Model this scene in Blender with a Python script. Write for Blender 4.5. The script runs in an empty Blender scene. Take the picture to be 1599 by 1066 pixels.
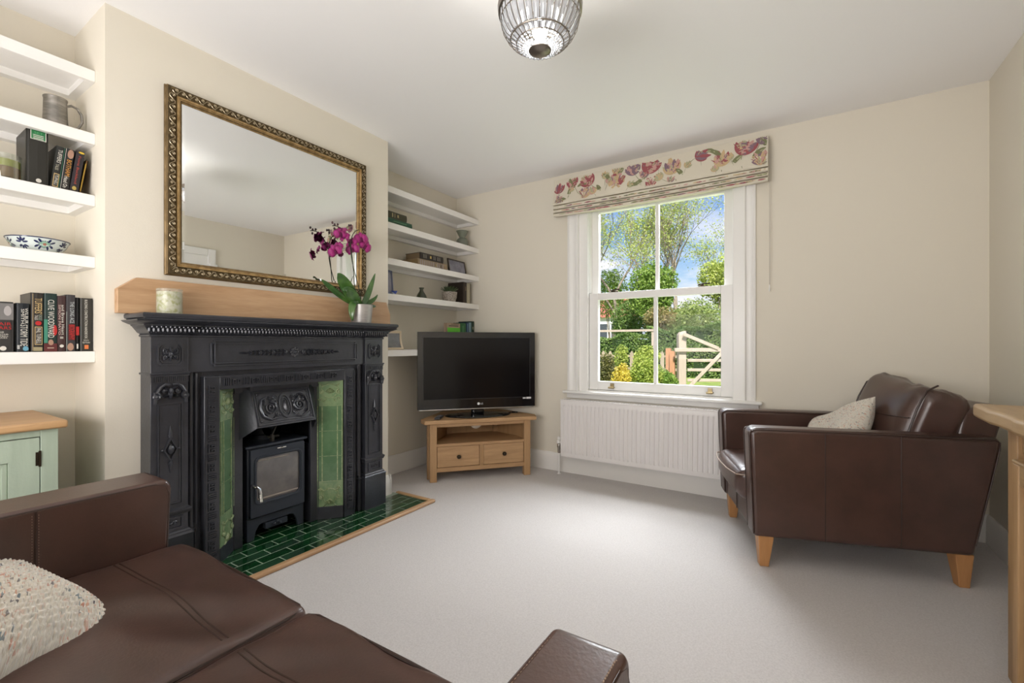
import bpy, math, random
import numpy as np
from mathutils import Vector, Matrix
random.seed(7); RNG = np.random.default_rng(7)
PI = math.pi
sc = bpy.context.scene
COL = sc.collection
# ------------------------------------------------------------------ camera, sky, sun, lights, exposure
cam_d = bpy.data.cameras.new('camera'); cam = bpy.data.objects.new('camera', cam_d); COL.objects.link(cam)
cam.location = (0, 0, 1.03); cam.rotation_euler = (PI/2, 0, math.radians(32.47))
cam_d.sensor_width = 36; cam_d.lens = 36*701/1599; cam_d.shift_y = 4/1599
cam_d.clip_start = 0.02; cam_d.clip_end = 300
sc.camera = cam
sc.view_settings.view_transform = 'Standard'; sc.view_settings.look = 'None'
sc.view_settings.exposure = 1.25; sc.view_settings.gamma = 1.0; sc.view_settings.use_curve_mapping = False
sc.cycles.use_denoising = True
sc.cycles.max_bounces = 10; sc.cycles.diffuse_bounces = 6; sc.cycles.glossy_bounces = 5
sc.cycles.transmission_bounces = 8; sc.cycles.transparent_max_bounces = 12
sc.cycles.caustics_reflective = False; sc.cycles.caustics_refractive = False
sc.cycles.sample_clamp_indirect = 6.0

w = bpy.data.worlds.new('sky'); sc.world = w; w.use_nodes = True
nt = w.node_tree; nt.nodes.clear()
def N(t, typ, **k):
    n = t.nodes.new(typ)
    for a, b in k.items():
        if a == 'inp':
            for i, v in b.items(): n.inputs[i].default_value = v
        else: setattr(n, a, b)
    return n
out = N(nt, 'ShaderNodeOutputWorld'); bg = N(nt, 'ShaderNodeBackground', inp={'Strength': .42})
tc = N(nt, 'ShaderNodeTexCoord'); sep = N(nt, 'ShaderNodeSeparateXYZ')
nt.links.new(tc.outputs['Generated'], sep.inputs[0])
ramp = N(nt, 'ShaderNodeValToRGB'); nt.links.new(sep.outputs['Z'], ramp.inputs[0])
cr = ramp.color_ramp; cr.elements[0].position = 0.0; cr.elements[0].color = (.80, .88, 1.0, 1)
cr.elements[1].position = .8; cr.elements[1].color = (.04, .16, .52, 1)
e = cr.elements.new(.13); e.color = (.52, .74, .98, 1)
e = cr.elements.new(.27); e.color = (.10, .36, .84, 1)
mp = N(nt, 'ShaderNodeMapping', inp={'Scale': (3.0, 3.0, 9.0)}); nt.links.new(tc.outputs['Generated'], mp.inputs[0])
no = N(nt, 'ShaderNodeTexNoise', inp={'Scale': 1.6, 'Detail': 8.0, 'Roughness': .62}); nt.links.new(mp.outputs[0], no.inputs['Vector'])
cl = N(nt, 'ShaderNodeValToRGB'); nt.links.new(no.outputs[0], cl.inputs[0])
cl.color_ramp.elements[0].position = .40; cl.color_ramp.elements[1].position = .58
mx = N(nt, 'ShaderNodeMixRGB', inp={'Color2': (1.0, 1.0, 1.05, 1)})
fd = N(nt, 'ShaderNodeMapRange', inp={1: .20, 2: .30, 3: 1.0, 4: .15}); nt.links.new(sep.outputs['Z'], fd.inputs[0])
cm = N(nt, 'ShaderNodeMath', operation='MULTIPLY'); nt.links.new(cl.outputs[0], cm.inputs[0]); nt.links.new(fd.outputs[0], cm.inputs[1])
nt.links.new(cm.outputs[0], mx.inputs[0]); nt.links.new(ramp.outputs[0], mx.inputs['Color1'])
nt.links.new(mx.outputs[0], bg.inputs[0]); nt.links.new(bg.outputs[0], out.inputs[0])

def light(name, typ, loc, rot, energy, color=(1, 1, 1), **k):
    d = bpy.data.lights.new(name, typ); d.energy = energy; d.color = color
    for a, b in k.items(): setattr(d, a, b)
    o = bpy.data.objects.new(name, d); COL.objects.link(o); o.location = loc; o.rotation_euler = rot
    return o
def aim(o, target):
    o.rotation_euler = (Vector(target)-o.location).to_track_quat('-Z', 'Y').to_euler()
sun = light('sun', 'SUN', (0, -10, 20), (0, 0, 0), 4.3, (1.0, .95, .86), angle=.01)
aim(sun, (0-3.5, -10+9, 20-11))
sky_panel = light('added_sky_panel', 'AREA', (-.9, 5.3, 3.4), (0, 0, 0), 290, (.93, .97, 1.0), shape='RECTANGLE', size=3.2, size_y=2.2)  # area panel added out of view above the window to strengthen its daylight
aim(sky_panel, (-.9, 2.6, .9))
back = light('added_near_fill', 'AREA', (-.9, -1.17, 1.35), (0, 0, 0), 52, (1.0, .97, .965), shape='RECTANGLE', size=2.2, size_y=1.7)  # fill panel added behind the camera to brighten the room
aim(back, (-.9, 1.6, 2.6))

# ------------------------------------------------------------------ helpers
def world_of(o):
    m = Matrix.Identity(4)
    while o is not None:
        m = Matrix.Translation(o.location) @ o.rotation_euler.to_matrix().to_4x4() @ m
        o = o.parent
    return m
def tag(o, label=None, cat=None, group=None, kind=None):
    if label: o['label'] = label
    if cat: o['category'] = cat
    if group: o['group'] = group
    if kind: o['kind'] = kind
    return o
def thing(name, label, cat, loc=(0, 0, 0), rot=(0, 0, 0), group=None, kind=None):
    o = bpy.data.objects.new(name, None); COL.objects.link(o); o.empty_display_size = .05
    o.location = loc; o.rotation_euler = rot if isinstance(rot, tuple) else (0, 0, rot)
    return tag(o, label, cat, group, kind)
def grp(name, loc=(0, 0, 0)):
    o = bpy.data.objects.new(name, None); COL.objects.link(o); o.location = loc; o['kind'] = 'structure'; return o
class MB:
    def __init__(s): s.v = []; s.f = []; s.m = []; s.mi = 0
    def add(s, vs, fs, M=None):
        n = len(s.v)
        for p in vs:
            if M is not None: p = M @ Vector(p)
            s.v.append((p[0], p[1], p[2]))
        for f in fs: s.f.append(tuple(i+n for i in f)); s.m.append(s.mi)
        return s
    def box(s, x0, x1, y0, y1, z0, z1, M=None):
        if x0 > x1: x0, x1 = x1, x0
        if y0 > y1: y0, y1 = y1, y0
        if z0 > z1: z0, z1 = z1, z0
        vs = [(x0,y0,z0),(x1,y0,z0),(x1,y1,z0),(x0,y1,z0),(x0,y0,z1),(x1,y0,z1),(x1,y1,z1),(x0,y1,z1)]
        return s.add(vs, [(3,2,1,0),(4,5,6,7),(0,1,5,4),(1,2,6,5),(2,3,7,6),(3,0,4,7)], M)
    def hexa(s, b, t):   # bottom 4 pts ccw, top 4 pts
        return s.add(list(b)+list(t), [(3,2,1,0),(4,5,6,7),(0,1,5,4),(1,2,6,5),(2,3,7,6),(3,0,4,7)])
    def prism(s, poly, fn, c0, c1):
        n = len(poly)
        A = sum(poly[i][0]*poly[(i+1) % n][1]-poly[(i+1) % n][0]*poly[i][1] for i in range(n))
        if A < 0: poly = poly[::-1]
        o = Vector(fn(0, 0, 0)); ea = Vector(fn(1, 0, 0))-o; eb = Vector(fn(0, 1, 0))-o; ec = Vector(fn(0, 0, 1))-o
        if (ea.cross(eb)).dot(ec)*(c1-c0) < 0: c0, c1 = c1, c0
        vs = [fn(a, b, c0) for a, b in poly]+[fn(a, b, c1) for a, b in poly]
        fs = [tuple(range(n-1, -1, -1)), tuple(range(n, 2*n))]+[(i, (i+1) % n, n+(i+1) % n, n+i) for i in range(n)]
        return s.add(vs, fs)
    def lathe(s, prof, c=(0, 0, 0), n=24, M=None, cap=True):
        vs = []; fs = []; k = len(prof)
        for r, z in prof:
            for i in range(n):
                a = 2*PI*i/n; vs.append((c[0]+r*math.cos(a), c[1]+r*math.sin(a), c[2]+z))
        for j in range(k-1):
            for i in range(n): fs.append((j*n+i, j*n+(i+1) % n, (j+1)*n+(i+1) % n, (j+1)*n+i))
        if cap:
            if prof[0][0] > 1e-5: fs.append(tuple(range(n-1, -1, -1)))
            if prof[-1][0] > 1e-5: fs.append(tuple((k-1)*n+i for i in range(n)))
        return s.add(vs, fs, M)
    def cyl(s, p0, p1, r0, r1=None, n=10):
        return s.tube([p0, p1], [r0, r0 if r1 is None else r1], n)
    def tube(s, pts, rad, n=6, closed=False):
        pts = [Vector(p) for p in pts]; m = len(pts)
        if not hasattr(rad, '__len__'): rad = [rad]*m
        vs = []; fs = []; prev = None
        for i, p in enumerate(pts):
            if closed: t = pts[(i+1) % m]-pts[i-1]
            else: t = pts[min(i+1, m-1)]-pts[max(i-1, 0)]
            if t.length < 1e-9: t = Vector((0, 0, 1))
            t.normalize()
            if prev is None:
                a = Vector((0, 0, 1)) if abs(t.z) < .9 else Vector((1, 0, 0)); u = t.cross(a).normalized()
            else:
                u = (prev-t*prev.dot(t))
                u = u.normalized() if u.length > 1e-6 else t.orthogonal().normalized()
            prev = u; v = t.cross(u)
            for k in range(n):
                a = 2*PI*k/n; vs.append(p+(u*math.cos(a)+v*math.sin(a))*rad[i])
        for i in range(m if closed else m-1):
            j = (i+1) % m
            for k in range(n): fs.append((i*n+k, i*n+(k+1) % n, j*n+(k+1) % n, j*n+k))
        if not closed: fs.append(tuple(range(n-1, -1, -1))); fs.append(tuple((m-1)*n+k for k in range(n)))
        return s.add(vs, fs)
    def sphere(s, c, r, nu=10, nv=6, M=None, half=False):
        if not hasattr(r, '__len__'): r = (r, r, r)
        vs = []; fs = []
        v1 = nv
        for j in range(nv+1):
            t = PI*j/nv
            for i in range(nu):
                a = 2*PI*i/nu
                vs.append((c[0]+r[0]*math.sin(t)*math.cos(a), c[1]+r[1]*math.sin(t)*math.sin(a), c[2]-r[2]*math.cos(t)))
        for j in range(nv):
            for i in range(nu): fs.append((j*nu+i, j*nu+(i+1) % nu, (j+1)*nu+(i+1) % nu, (j+1)*nu+i))
        return s.add(vs, fs, M)
    def grid(s, nu, nv, fn, M=None, wrap=False):
        vs = [fn(i/nu, j/nv) for j in range(nv+1) for i in range(nu+1)]
        fs = [(j*(nu+1)+i, j*(nu+1)+i+1, (j+1)*(nu+1)+i+1, (j+1)*(nu+1)+i) for j in range(nv) for i in range(nu)]
        return s.add(vs, fs, M)
    def build(s, name, mat, parent=None, local=False, bevel=0, seg=2, smooth=None, label=None, kind=None, cat=None, group=None, solid=0):
        me = bpy.data.meshes.new(name)
        vs = np.array(s.v, dtype=float).reshape(-1, 3)
        loc = Vector((0, 0, 0))
        if parent is not None and not local:
            M = np.array(world_of(parent).inverted()); vs = vs @ M[:3, :3].T+M[:3, 3]
        elif parent is None and not local:
            lo = vs.min(0); hi = vs.max(0); loc = Vector(((lo[0]+hi[0])/2, (lo[1]+hi[1])/2, lo[2])); vs = vs-np.array(loc)
        me.from_pydata(vs.tolist(), [], s.f)
        mats = mat if isinstance(mat, (list, tuple)) else [mat]
        for m in mats: me.materials.append(m)
        if len(mats) > 1: me.polygons.foreach_set('material_index', s.m)
        if smooth is None or smooth:
            me.polygons.foreach_set('use_smooth', [True]*len(me.polygons))
            me.update()
            if smooth is None: me.set_sharp_from_angle(angle=math.radians(38))
        me.update()
        o = bpy.data.objects.new(name, me); COL.objects.link(o); o.location = loc
        if parent is not None: o.parent = parent
        if solid:
            sm = o.modifiers.new('solid', 'SOLIDIFY'); sm.thickness = solid; sm.offset = 0
        if bevel:
            b = o.modifiers.new('bevel', 'BEVEL'); b.width = bevel; b.segments = seg; b.limit_method = 'ANGLE'; b.angle_limit = math.radians(35)
            b.harden_normals = False
        return tag(o, label, cat, group, kind)
def copy_tree(o, parent=None):
    c = o.copy(); COL.objects.link(c); c.parent = parent
    for ch in list(o.children): copy_tree(ch, c)
    return c

# ------------------------------------------------------------------ materials
def mat(name, color, rough=.5, metal=0, bump=None, noise=None, coat=0, trans=0, ior=1.45, alpha=None, sheen=0, spec=.5, emit=None, coords='Object', sss=0):
    """bump=(scale, strength[, detail]); noise=(color2, scale, contrast lo, hi[, vector scale])"""
    m = bpy.data.materials.new(name); m.use_nodes = True; t = m.node_tree
    b = t.nodes['Principled BSDF']
    b.inputs['Base Color'].default_value = (*color, 1); b.inputs['Roughness'].default_value = rough
    b.inputs['Metallic'].default_value = metal; b.inputs['Coat Weight'].default_value = coat
    b.inputs['Coat Roughness'].default_value = .08
    b.inputs['Transmission Weight'].default_value = trans; b.inputs['IOR'].default_value = ior
    b.inputs['Specular IOR Level'].default_value = spec
    if sheen: b.inputs['Sheen Weight'].default_value = sheen
    if emit: b.inputs['Emission Color'].default_value = (*emit[0], 1); b.inputs['Emission Strength'].default_value = emit[1]
    if alpha is not None: b.inputs['Alpha'].default_value = alpha
    c = N(t, 'ShaderNodeTexCoord')
    if noise:
        c2, s, lo, hi = noise[:4]; vs = noise[4] if len(noise) > 4 else (1, 1, 1)
        mp = N(t, 'ShaderNodeMapping', inp={'Scale': vs}); t.links.new(c.outputs[coords], mp.inputs[0])
        n = N(t, 'ShaderNodeTexNoise', inp={'Scale': s, 'Detail': 6.0, 'Roughness': .6}); t.links.new(mp.outputs[0], n.inputs['Vector'])
        r = N(t, 'ShaderNodeMapRange', inp={1: lo, 2: hi}); t.links.new(n.outputs[0], r.inputs[0])
        x = N(t, 'ShaderNodeMixRGB', inp={'Color1': (*color, 1), 'Color2': (*c2, 1)})
        t.links.new(r.outputs[0], x.inputs[0]); t.links.new(x.outputs[0], b.inputs['Base Color'])
    if bump:
        n = N(t, 'ShaderNodeTexNoise', inp={'Scale': bump[0], 'Detail': bump[2] if len(bump) > 2 else 3.0}); t.links.new(c.outputs[coords], n.inputs['Vector'])
        bp = N(t, 'ShaderNodeBump', inp={'Strength': bump[1], 'Distance': .01}); t.links.new(n.outputs[0], bp.inputs['Height'])
        t.links.new(bp.outputs[0], b.inputs['Normal'])
    return m
def wood(name, c1, c2, scale=1.0, axis='Y', rough=.45, bump=.15, ring=14):
    m = bpy.data.materials.new(name); m.use_nodes = True; t = m.node_tree; b = t.nodes['Principled BSDF']
    b.inputs['Roughness'].default_value = rough
    c = N(t, 'ShaderNodeTexCoord'); oi = N(t, 'ShaderNodeObjectInfo')
    sc_ = {'X': (.07, 1, 1), 'Y': (1, .07, 1), 'Z': (1, 1, .07)}[axis]
    mp = N(t, 'ShaderNodeMapping', inp={'Scale': tuple(q*scale for q in sc_)}); t.links.new(c.outputs['Object'], mp.inputs[0])
    ad = N(t, 'ShaderNodeVectorMath', operation='ADD'); mu = N(t, 'ShaderNodeMath', operation='MULTIPLY', inp={1: 9.0})
    t.links.new(oi.outputs['Random'], mu.inputs[0]); t.links.new(mp.outputs[0], ad.inputs[0]); t.links.new(mu.outputs[0], ad.inputs[1])
    n1 = N(t, 'ShaderNodeTexNoise', inp={'Scale': ring, 'Detail': 5.0, 'Roughness': .55, 'Distortion': 1.2}); t.links.new(ad.outputs[0], n1.inputs['Vector'])
    n2 = N(t, 'ShaderNodeTexNoise', inp={'Scale': ring*12, 'Detail': 3.0}); t.links.new(ad.outputs[0], n2.inputs['Vector'])
    mm = N(t, 'ShaderNodeMath', operation='MULTIPLY_ADD', inp={1: .35}); t.links.new(n2.outputs[0], mm.inputs[0]); t.links.new(n1.outputs[0], mm.inputs[2])
    r = N(t, 'ShaderNodeMapRange', inp={1: .45, 2: .9}); t.links.new(mm.outputs[0], r.inputs[0])
    x = N(t, 'ShaderNodeMixRGB', inp={'Color1': (*c1, 1), 'Color2': (*c2, 1)}); t.links.new(r.outputs[0], x.inputs[0]); t.links.new(x.outputs[0], b.inputs['Base Color'])
    bp = N(t, 'ShaderNodeBump', inp={'Strength': bump, 'Distance': .003}); t.links.new(mm.outputs[0], bp.inputs['Height']); t.links.new(bp.outputs[0], b.inputs['Normal'])
    return m
M_wall = mat('cream_wall_paint', (.70, .655, .56), .75, bump=(180, .04))
M_ceil = mat('white_ceiling_paint', (.87, .865, .865), .8, bump=(150, .03))
M_white = mat('white_gloss_paint', (.80, .79, .765), .32)
M_shelf = mat('white_shelf_paint', (.80, .785, .755), .45)
M_skirt = mat('white_skirting_paint', (.78, .765, .735), .38)
M_carpet = mat('cream_carpet', (.58, .55, .535), .95, bump=(700, .35, 2.0), noise=((.48, .45, .435), 160, .35, .7), sheen=.2)
M_iron = mat('black_cast_iron', (.024, .025, .031), .30, .15, bump=(90, .08, 5.0), noise=((.036, .038, .047), 9, .4, .65), spec=.8)
M_stove = mat('black_stove_paint', (.030, .036, .048), .42, .1, bump=(300, .06))
M_soot = mat('sooty_brick', (.012, .011, .011), .9, bump=(40, .4))
M_hearth = mat('dark_green_glazed_tile', (.007, .055, .016), .07, coat=.6, noise=((.004, .026, .008), 6, .35, .65))
M_grout = mat('pale_grey_grout', (.30, .35, .28), .8)
M_tile = mat('green_glazed_wall_tile', (.085, .165, .080), .10, coat=.8, noise=((.11, .195, .10), 12, .4, .6))
M_tile_hi = mat('pale_green_glaze', (.31, .37, .20), .14, coat=.6, noise=((.19, .26, .13), 60, .4, .6))
M_tile_mid = mat('mid_green_glaze', (.15, .235, .12), .12, coat=.7, noise=((.21, .29, .15), 30, .4, .6))
M_oak = wood('light_oak', (.52, .335, .19), (.36, .205, .10), 1.0, 'Y', ring=22)
M_oakx = wood('light_oak_along_x', (.49, .305, .155), (.34, .195, .09), 1.0, 'X', ring=22)
M_oakz = wood('light_oak_upright', (.45, .275, .135), (.33, .19, .085), 1.0, 'Z')
M_table = wood('aged_oak', (.40, .27, .14), (.27, .165, .075), .8, 'Y', .4, .3)
M_tablez = wood('aged_oak_upright', (.42, .26, .125), (.27, .155, .065), .8, 'Z', .45, .3)
M_beech = wood('beech_leg_wood', (.50, .255, .10), (.40, .19, .07), 1.0, 'Z', .35)
M_leather = mat('dark_brown_leather', (.074, .037, .028), .30, bump=(170, .05, 6.0), noise=((.046, .024, .018), 6, .35, .7), spec=.75)
M_leather2 = mat('brown_leather_piping', (.036, .019, .014), .4)
M_stitch = mat('pale_stitching', (.30, .22, .17), .6)
M_gold = mat('antique_gold', (.50, .34, .16), .38, .75, bump=(120, .1), noise=((.26, .16, .06), 40, .4, .7))
M_golddark = mat('dark_bronze_gilding', (.085, .058, .026), .45, .5, bump=(200, .2), noise=((.17, .12, .055), 60, .5, .7))
M_silvergold = mat('worn_silver_gilding', (.46, .38, .25), .36, .8)
M_mirror = mat('mirror_silvering', (.93, .94, .93), .0, 1.0)
def thin_glass(name, tint=(1, 1, 1), gl=.004):
    m = bpy.data.materials.new(name); m.use_nodes = True; t = m.node_tree; t.nodes.clear()
    o = N(t, 'ShaderNodeOutputMaterial'); a = N(t, 'ShaderNodeBsdfTransparent', inp={0: (*tint, 1)}); g = N(t, 'ShaderNodeBsdfGlossy', inp={'Roughness': .0})
    x = N(t, 'ShaderNodeMixShader', inp={0: gl}); t.links.new(a.outputs[0], x.inputs[1]); t.links.new(g.outputs[0], x.inputs[2]); t.links.new(x.outputs[0], o.inputs[0]); return m
M_glass = thin_glass('window_glass')
M_clear = thin_glass('clear_jar_glass', (.9, .93, .9), .12)
M_black = mat('gloss_black_plastic', (.006, .006, .007), .09, coat=.5)
M_screen = mat('dark_tv_screen', (.004, .004, .005), .14, spec=.35)
M_chrome = mat('chrome', (.72, .71, .68), .16, 1.0)
M_brass = mat('tarnished_brass', (.34, .27, .15), .35, .9)
M_knob = mat('dark_bronze_knob', (.06, .045, .03), .35, .8)
M_radiator = mat('white_radiator_enamel', (.74, .715, .70), .33)
M_pewter = mat('old_pewter', (.20, .19, .17), .38, .85, bump=(60, .15), noise=((.33, .31, .28), 14, .4, .65, (1, 1, 6)))
M_sage = mat('sage_green_paint', (.40, .475, .375), .5, bump=(120, .05, 2.0), noise=((.36, .43, .335), 30, .4, .6, (1, 1, .1)))
M_cabtop = wood('oak_cabinet_top', (.56, .35, .18), (.43, .25, .11), 1.0, 'Y', .4)

def foliage_mat(name, c1, c2):
    m = bpy.data.materials.new(name); m.use_nodes = True; t = m.node_tree; b = t.nodes['Principled BSDF']
    b.inputs['Roughness'].default_value = .55
    c = N(t, 'ShaderNodeTexCoord'); n = N(t, 'ShaderNodeTexNoise', inp={'Scale': 2.5, 'Detail': 4.0}); t.links.new(c.outputs['Object'], n.inputs['Vector'])
    n2 = N(t, 'ShaderNodeTexWhiteNoise'); g = N(t, 'ShaderNodeNewGeometry'); t.links.new(g.outputs['Random Per Island'], n2.inputs['Vector'])
    a = N(t, 'ShaderNodeMath', operation='MULTIPLY_ADD', inp={1: .6, 2: -.1}); t.links.new(g.outputs['Random Per Island'], a.inputs[0])
    s = N(t, 'ShaderNodeMath', operation='ADD'); t.links.new(a.outputs[0], s.inputs[0]); t.links.new(n.outputs[0], s.inputs[1])
    r = N(t, 'ShaderNodeMapRange', inp={1: .3, 2: 1.05}); t.links.new(s.outputs[0], r.inputs[0])
    x = N(t, 'ShaderNodeMixRGB', inp={'Color1': (*c1, 1), 'Color2': (*c2, 1)}); t.links.new(r.outputs[0], x.inputs[0]); t.links.new(x.outputs[0], b.inputs['Base Color'])
    tr = N(t, 'ShaderNodeBsdfTranslucent'); t.links.new(x.outputs[0], tr.inputs[0])
    ms = N(t, 'ShaderNodeMixShader', inp={0: .45}); o = t.nodes['Material Output']
    t.links.new(b.outputs[0], ms.inputs[1]); t.links.new(tr.outputs[0], ms.inputs[2]); t.links.new(ms.outputs[0], o.inputs[0])
    return m

def text_mesh(mb, s, fn, a0, a1, b0, b1):
    """adds the outline of string s filling the box a0..a1 (reading direction) x b0..b1 through fn(a, b)"""
    cu = bpy.data.curves.new('tmp', 'FONT'); cu.body = s; cu.resolution_u = 2
    o = bpy.data.objects.new('tmp', cu); COL.objects.link(o)
    bpy.context.view_layer.update()
    me = bpy.data.meshes.new_from_object(o)
    v = np.array([tuple(q.co) for q in me.vertices]); fs = [tuple(p.vertices) for p in me.polygons]
    bpy.data.objects.remove(o); bpy.data.curves.remove(cu)
    if len(v):
        lo = v.min(0); hi = v.max(0); d = np.maximum(hi-lo, 1e-6)
        vs = [fn(a0+(p[0]-lo[0])/d[0]*(a1-a0), b0+(p[1]-lo[1])/d[1]*(b1-b0)) for p in v]
        mb.add(vs, fs)
    bpy.data.meshes.remove(me)
    return mb

# ------------------------------------------------------------------ room shell
XL, XR, YF, YN, H = -2.72, .84, 3.297, -1.25, 2.4
XC, YC0, YC1 = -2.345, .643, 2.118
MB().box(XL-.15, XR+.15, YN-.15, YF+.0, -.12, 0).build('floor', M_carpet, kind='structure')
MB().box(XL-.15, XR+.15, YN-.15, YF+.3, H, H+.12).build('ceiling', M_ceil, kind='structure')
MB().box(XL-.15, XL, YN-.15, YF+.3, 0, H).build('wall_left', M_wall, kind='structure')
WX0, WX1, WZ0, WZ1 = -1.47, -.305, .60, 2.17
m = MB(); m.box(XL, WX0, YF, YF+.3, 0, H); m.box(WX1, XR+.15, YF, YF+.3, 0, H); m.box(WX0, WX1, YF, YF+.3, 0, WZ0); m.box(WX0, WX1, YF, YF+.3, WZ1, H)
m.build('wall_far', M_wall, kind='structure', smooth=False)
MB().box(XR, XR+.15, YN-.15, YF, 0, H).build('wall_right', M_wall, kind='structure')
MB().box(XL, XR, YN-.15, YN, 0, H).build('wall_near', M_wall, kind='structure')
for b in ((XL, XC, YC0, 1.05, 0, H), (XL, XC, 1.665, YC1, 0, H), (XL, XC, 1.05, 1.665, .86, H)):
    MB().box(*b).build('wall_chimney', M_wall, kind='structure', smooth=False)
# skirting with a rounded, moulded top
def skirt(name, p0, p1, nrm, h=.145, d=.018, parent=None):
    p0 = Vector(p0); p1 = Vector(p1); nn = Vector(nrm)
    prof = [(0, 0), (d, 0), (d, h-.03), (d*.75, h-.018), (d*.72, h-.008), (d*.4, h), (0, h)]
    u = (p1-p0)
    m = MB(); m.prism(prof, lambda a, b, c: p0+u*c+nn*a+Vector((0, 0, b)), 0, 1)
    return m.build(name, M_skirt, kind='structure')
skirt('baseboard_far', (XL, YF, 0), (XR, YF, 0), (0, -1, 0))
skirt('baseboard_left', (XL, YC1, 0), (XL, YF, 0), (1, 0, 0))
skirt('baseboard_left', (XL, YN, 0), (XL, YC0, 0), (1, 0, 0))
skirt('baseboard_right', (XR, 2.50, 0), (XR, YF, 0), (-1, 0, 0))
skirt('baseboard_chimney', (XL, YC1, 0), (XC+.018, YC1, 0), (0, 1, 0))
skirt('baseboard_chimney', (XC, 2.0, 0), (XC, YC1+.018, 0), (1, 0, 0))
skirt('baseboard_chimney', (XC, YC0, 0), (XC, .74, 0), (1, 0, 0))
# door on the right wall, seen in the mirror
d1 = grp('door_1', (XR, 2.0, 0))
m = MB(); m.box(XR-.025, XR, 1.50, 1.58, 0, 2.08); m.box(XR-.025, XR, 2.41, 2.49, 0, 2.08); m.box(XR-.025, XR, 1.58, 2.41, 2.0, 2.08)
m.build('door_frame', M_white, d1, bevel=.006)
m = MB(); m.box(XR-.012, XR-.002, 1.58, 2.41, 0, 2.0); m.build('door_leaf', M_white, d1)
for z0, z1 in ((.2, .85), (1.0, 1.85)):
    for y0, y1 in ((1.68, 1.92), (2.06, 2.31)):
        m = MB(); m.box(XR-.018, XR-.012, y0, y1, z0, z1); m.build('door_panel', M_white, d1, bevel=.004)
# added window frame on the solid near wall, dressing the fill panel behind the camera
w2 = grp('added_window', (-.9, YN, .5))
m = MB()
for x in (-2.05, -.94, .19): m.box(x-.03, x+.03, YN, YN+.05, .48, 2.22)
for z in (.48, 1.35, 2.22): m.box(-2.05, .19, YN, YN+.05, z-.03, z+.03)
m.build('added_window_frame', M_white, w2, bevel=.005)

# ------------------------------------------------------------------ sash window
w1 = grp('window_1', (-.885, YF, .64))
def arch(x0, x1, sgn):   # moulded architrave upright, sgn=+1: room side of opening is +X
    prof = [(0, 0), (0, .022), (.018, .026), (.03, .018), (.055, .016), (.072, .02), (.082, .034), (.098, .034), (.098, 0)]
    m = MB(); s = (x1-x0)/.098
    m.prism([(x0+a*s, b) for a, b in prof], lambda a, b, c: (a, YF-b, c), .66, 2.27)
    return m
arch(-1.557, -1.462, 1).build('architrave', M_white, w1)
arch(-.228, -.300, -1).build('architrave', M_white, w1)
m = MB(); m.box(-1.557, -.228, YF-.03, YF, 2.17, 2.27); m.build('architrave', M_white, w1, bevel=.005)
m = MB()   # box frame linings
m.box(-1.47, -1.392, YF-.004, YF+.16, .655, 2.17); m.box(-.362, -.300, YF-.004, YF+.16, .655, 2.17); m.box(-1.392, -.362, YF-.004, YF+.16, 2.12, 2.17)
m.box(-1.392, -.362, YF+.0, YF+.25, .60, .672)
m.build('box_frame', M_white, w1, bevel=.003)
m = MB(); m.box(-1.400, -1.388, YF+.005, YF+.02, .672, 2.12); m.box(-.366, -.354, YF+.005, YF+.02, .672, 2.12)
m.build('staff_bead', M_white, w1, bevel=.003)
m = MB(); m.box(-1.585, -.19, YF-.062, YF+.02, .640, .662); m.build('window_sill', M_white, w1, bevel=.009, seg=3)
m = MB(); m.box(-1.565, -.21, YF-.02, YF, .60, .640); m.build('apron', M_white, w1, bevel=.004)
# external sill
m = MB(); m.box(-1.55, -.22, YF+.2, YF+.36, .58, .63); m.build('outer_sill', M_white, w1, bevel=.006)
def sash(yf, z0, z1, bot, top, stile, name):
    x0, x1 = -1.388, -.366; yb = yf+.045
    m = MB(); m.box(x0, x0+stile, yf, yb, z0, z1); m.box(x1-stile, x1, yf, yb, z0, z1)
    m.box(x0+stile, x1-stile, yf, yb, z0, z0+bot); m.box(x0+stile, x1-stile, yf, yb, z1-top, z1)
    # glazing rebate moulding
    s = m.build(name, M_white, w1, bevel=.003)
    m = MB(); xm = (x0+x1)/2
    m.box(xm-.013, xm+.013, yf+.006, yb-.006, z0+bot, z1-top); m.build('glazing_bar', M_white, s, bevel=.005)
    for a, b in ((x0+stile, xm-.013), (xm+.013, x1-stile)):
        m = MB(); m.box(a, b, yf+.022, yf+.026, z0+bot, z1-top); m.build('glass_pane', M_glass, s)
    return s
lo = sash(YF+.022, .674, 1.427, .066, .052, .072, 'lower_sash')
up = sash(YF+.072, 1.385, 2.12, .045, .055, .058, 'upper_sash')
m = MB(); m.box(-1.397, -1.384, YF+.02, YF+.07, 1.43, 2.12); m.box(-.370, -.357, YF+.02, YF+.07, 1.43, 2.12); m.build('parting_bead', M_white, w1)
for x in (-1.19, -.553):
    m = MB(); m.box(x-.03, x+.03, YF+.03, YF+.062, 1.427, 1.433); m.cyl((x-.008, YF+.045, 1.433), (x-.008, YF+.045, 1.446), .012)
    m.tube([(x-.01, YF+.045, 1.446), (x+.01, YF+.035, 1.45), (x+.045, YF+.03, 1.446)], [.006, .005, .006]); m.sphere((x-.028, YF+.045, 1.444), .008)
    m.build('sash_lock', M_knob, lo, label='dark sash lock')
for x in (-1.20, -.505):
    m = MB(); m.box(x-.014, x+.014, YF+.012, YF+.022, .688, .728); m.tube([(x-.02, YF+.006, .70), (x-.018, YF-.012, .697), (x+.018, YF-.012, .697), (x+.02, YF+.006, .70)], .006)
    m.build('sash_lift', M_brass, lo, label='tarnished brass sash lift')

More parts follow.
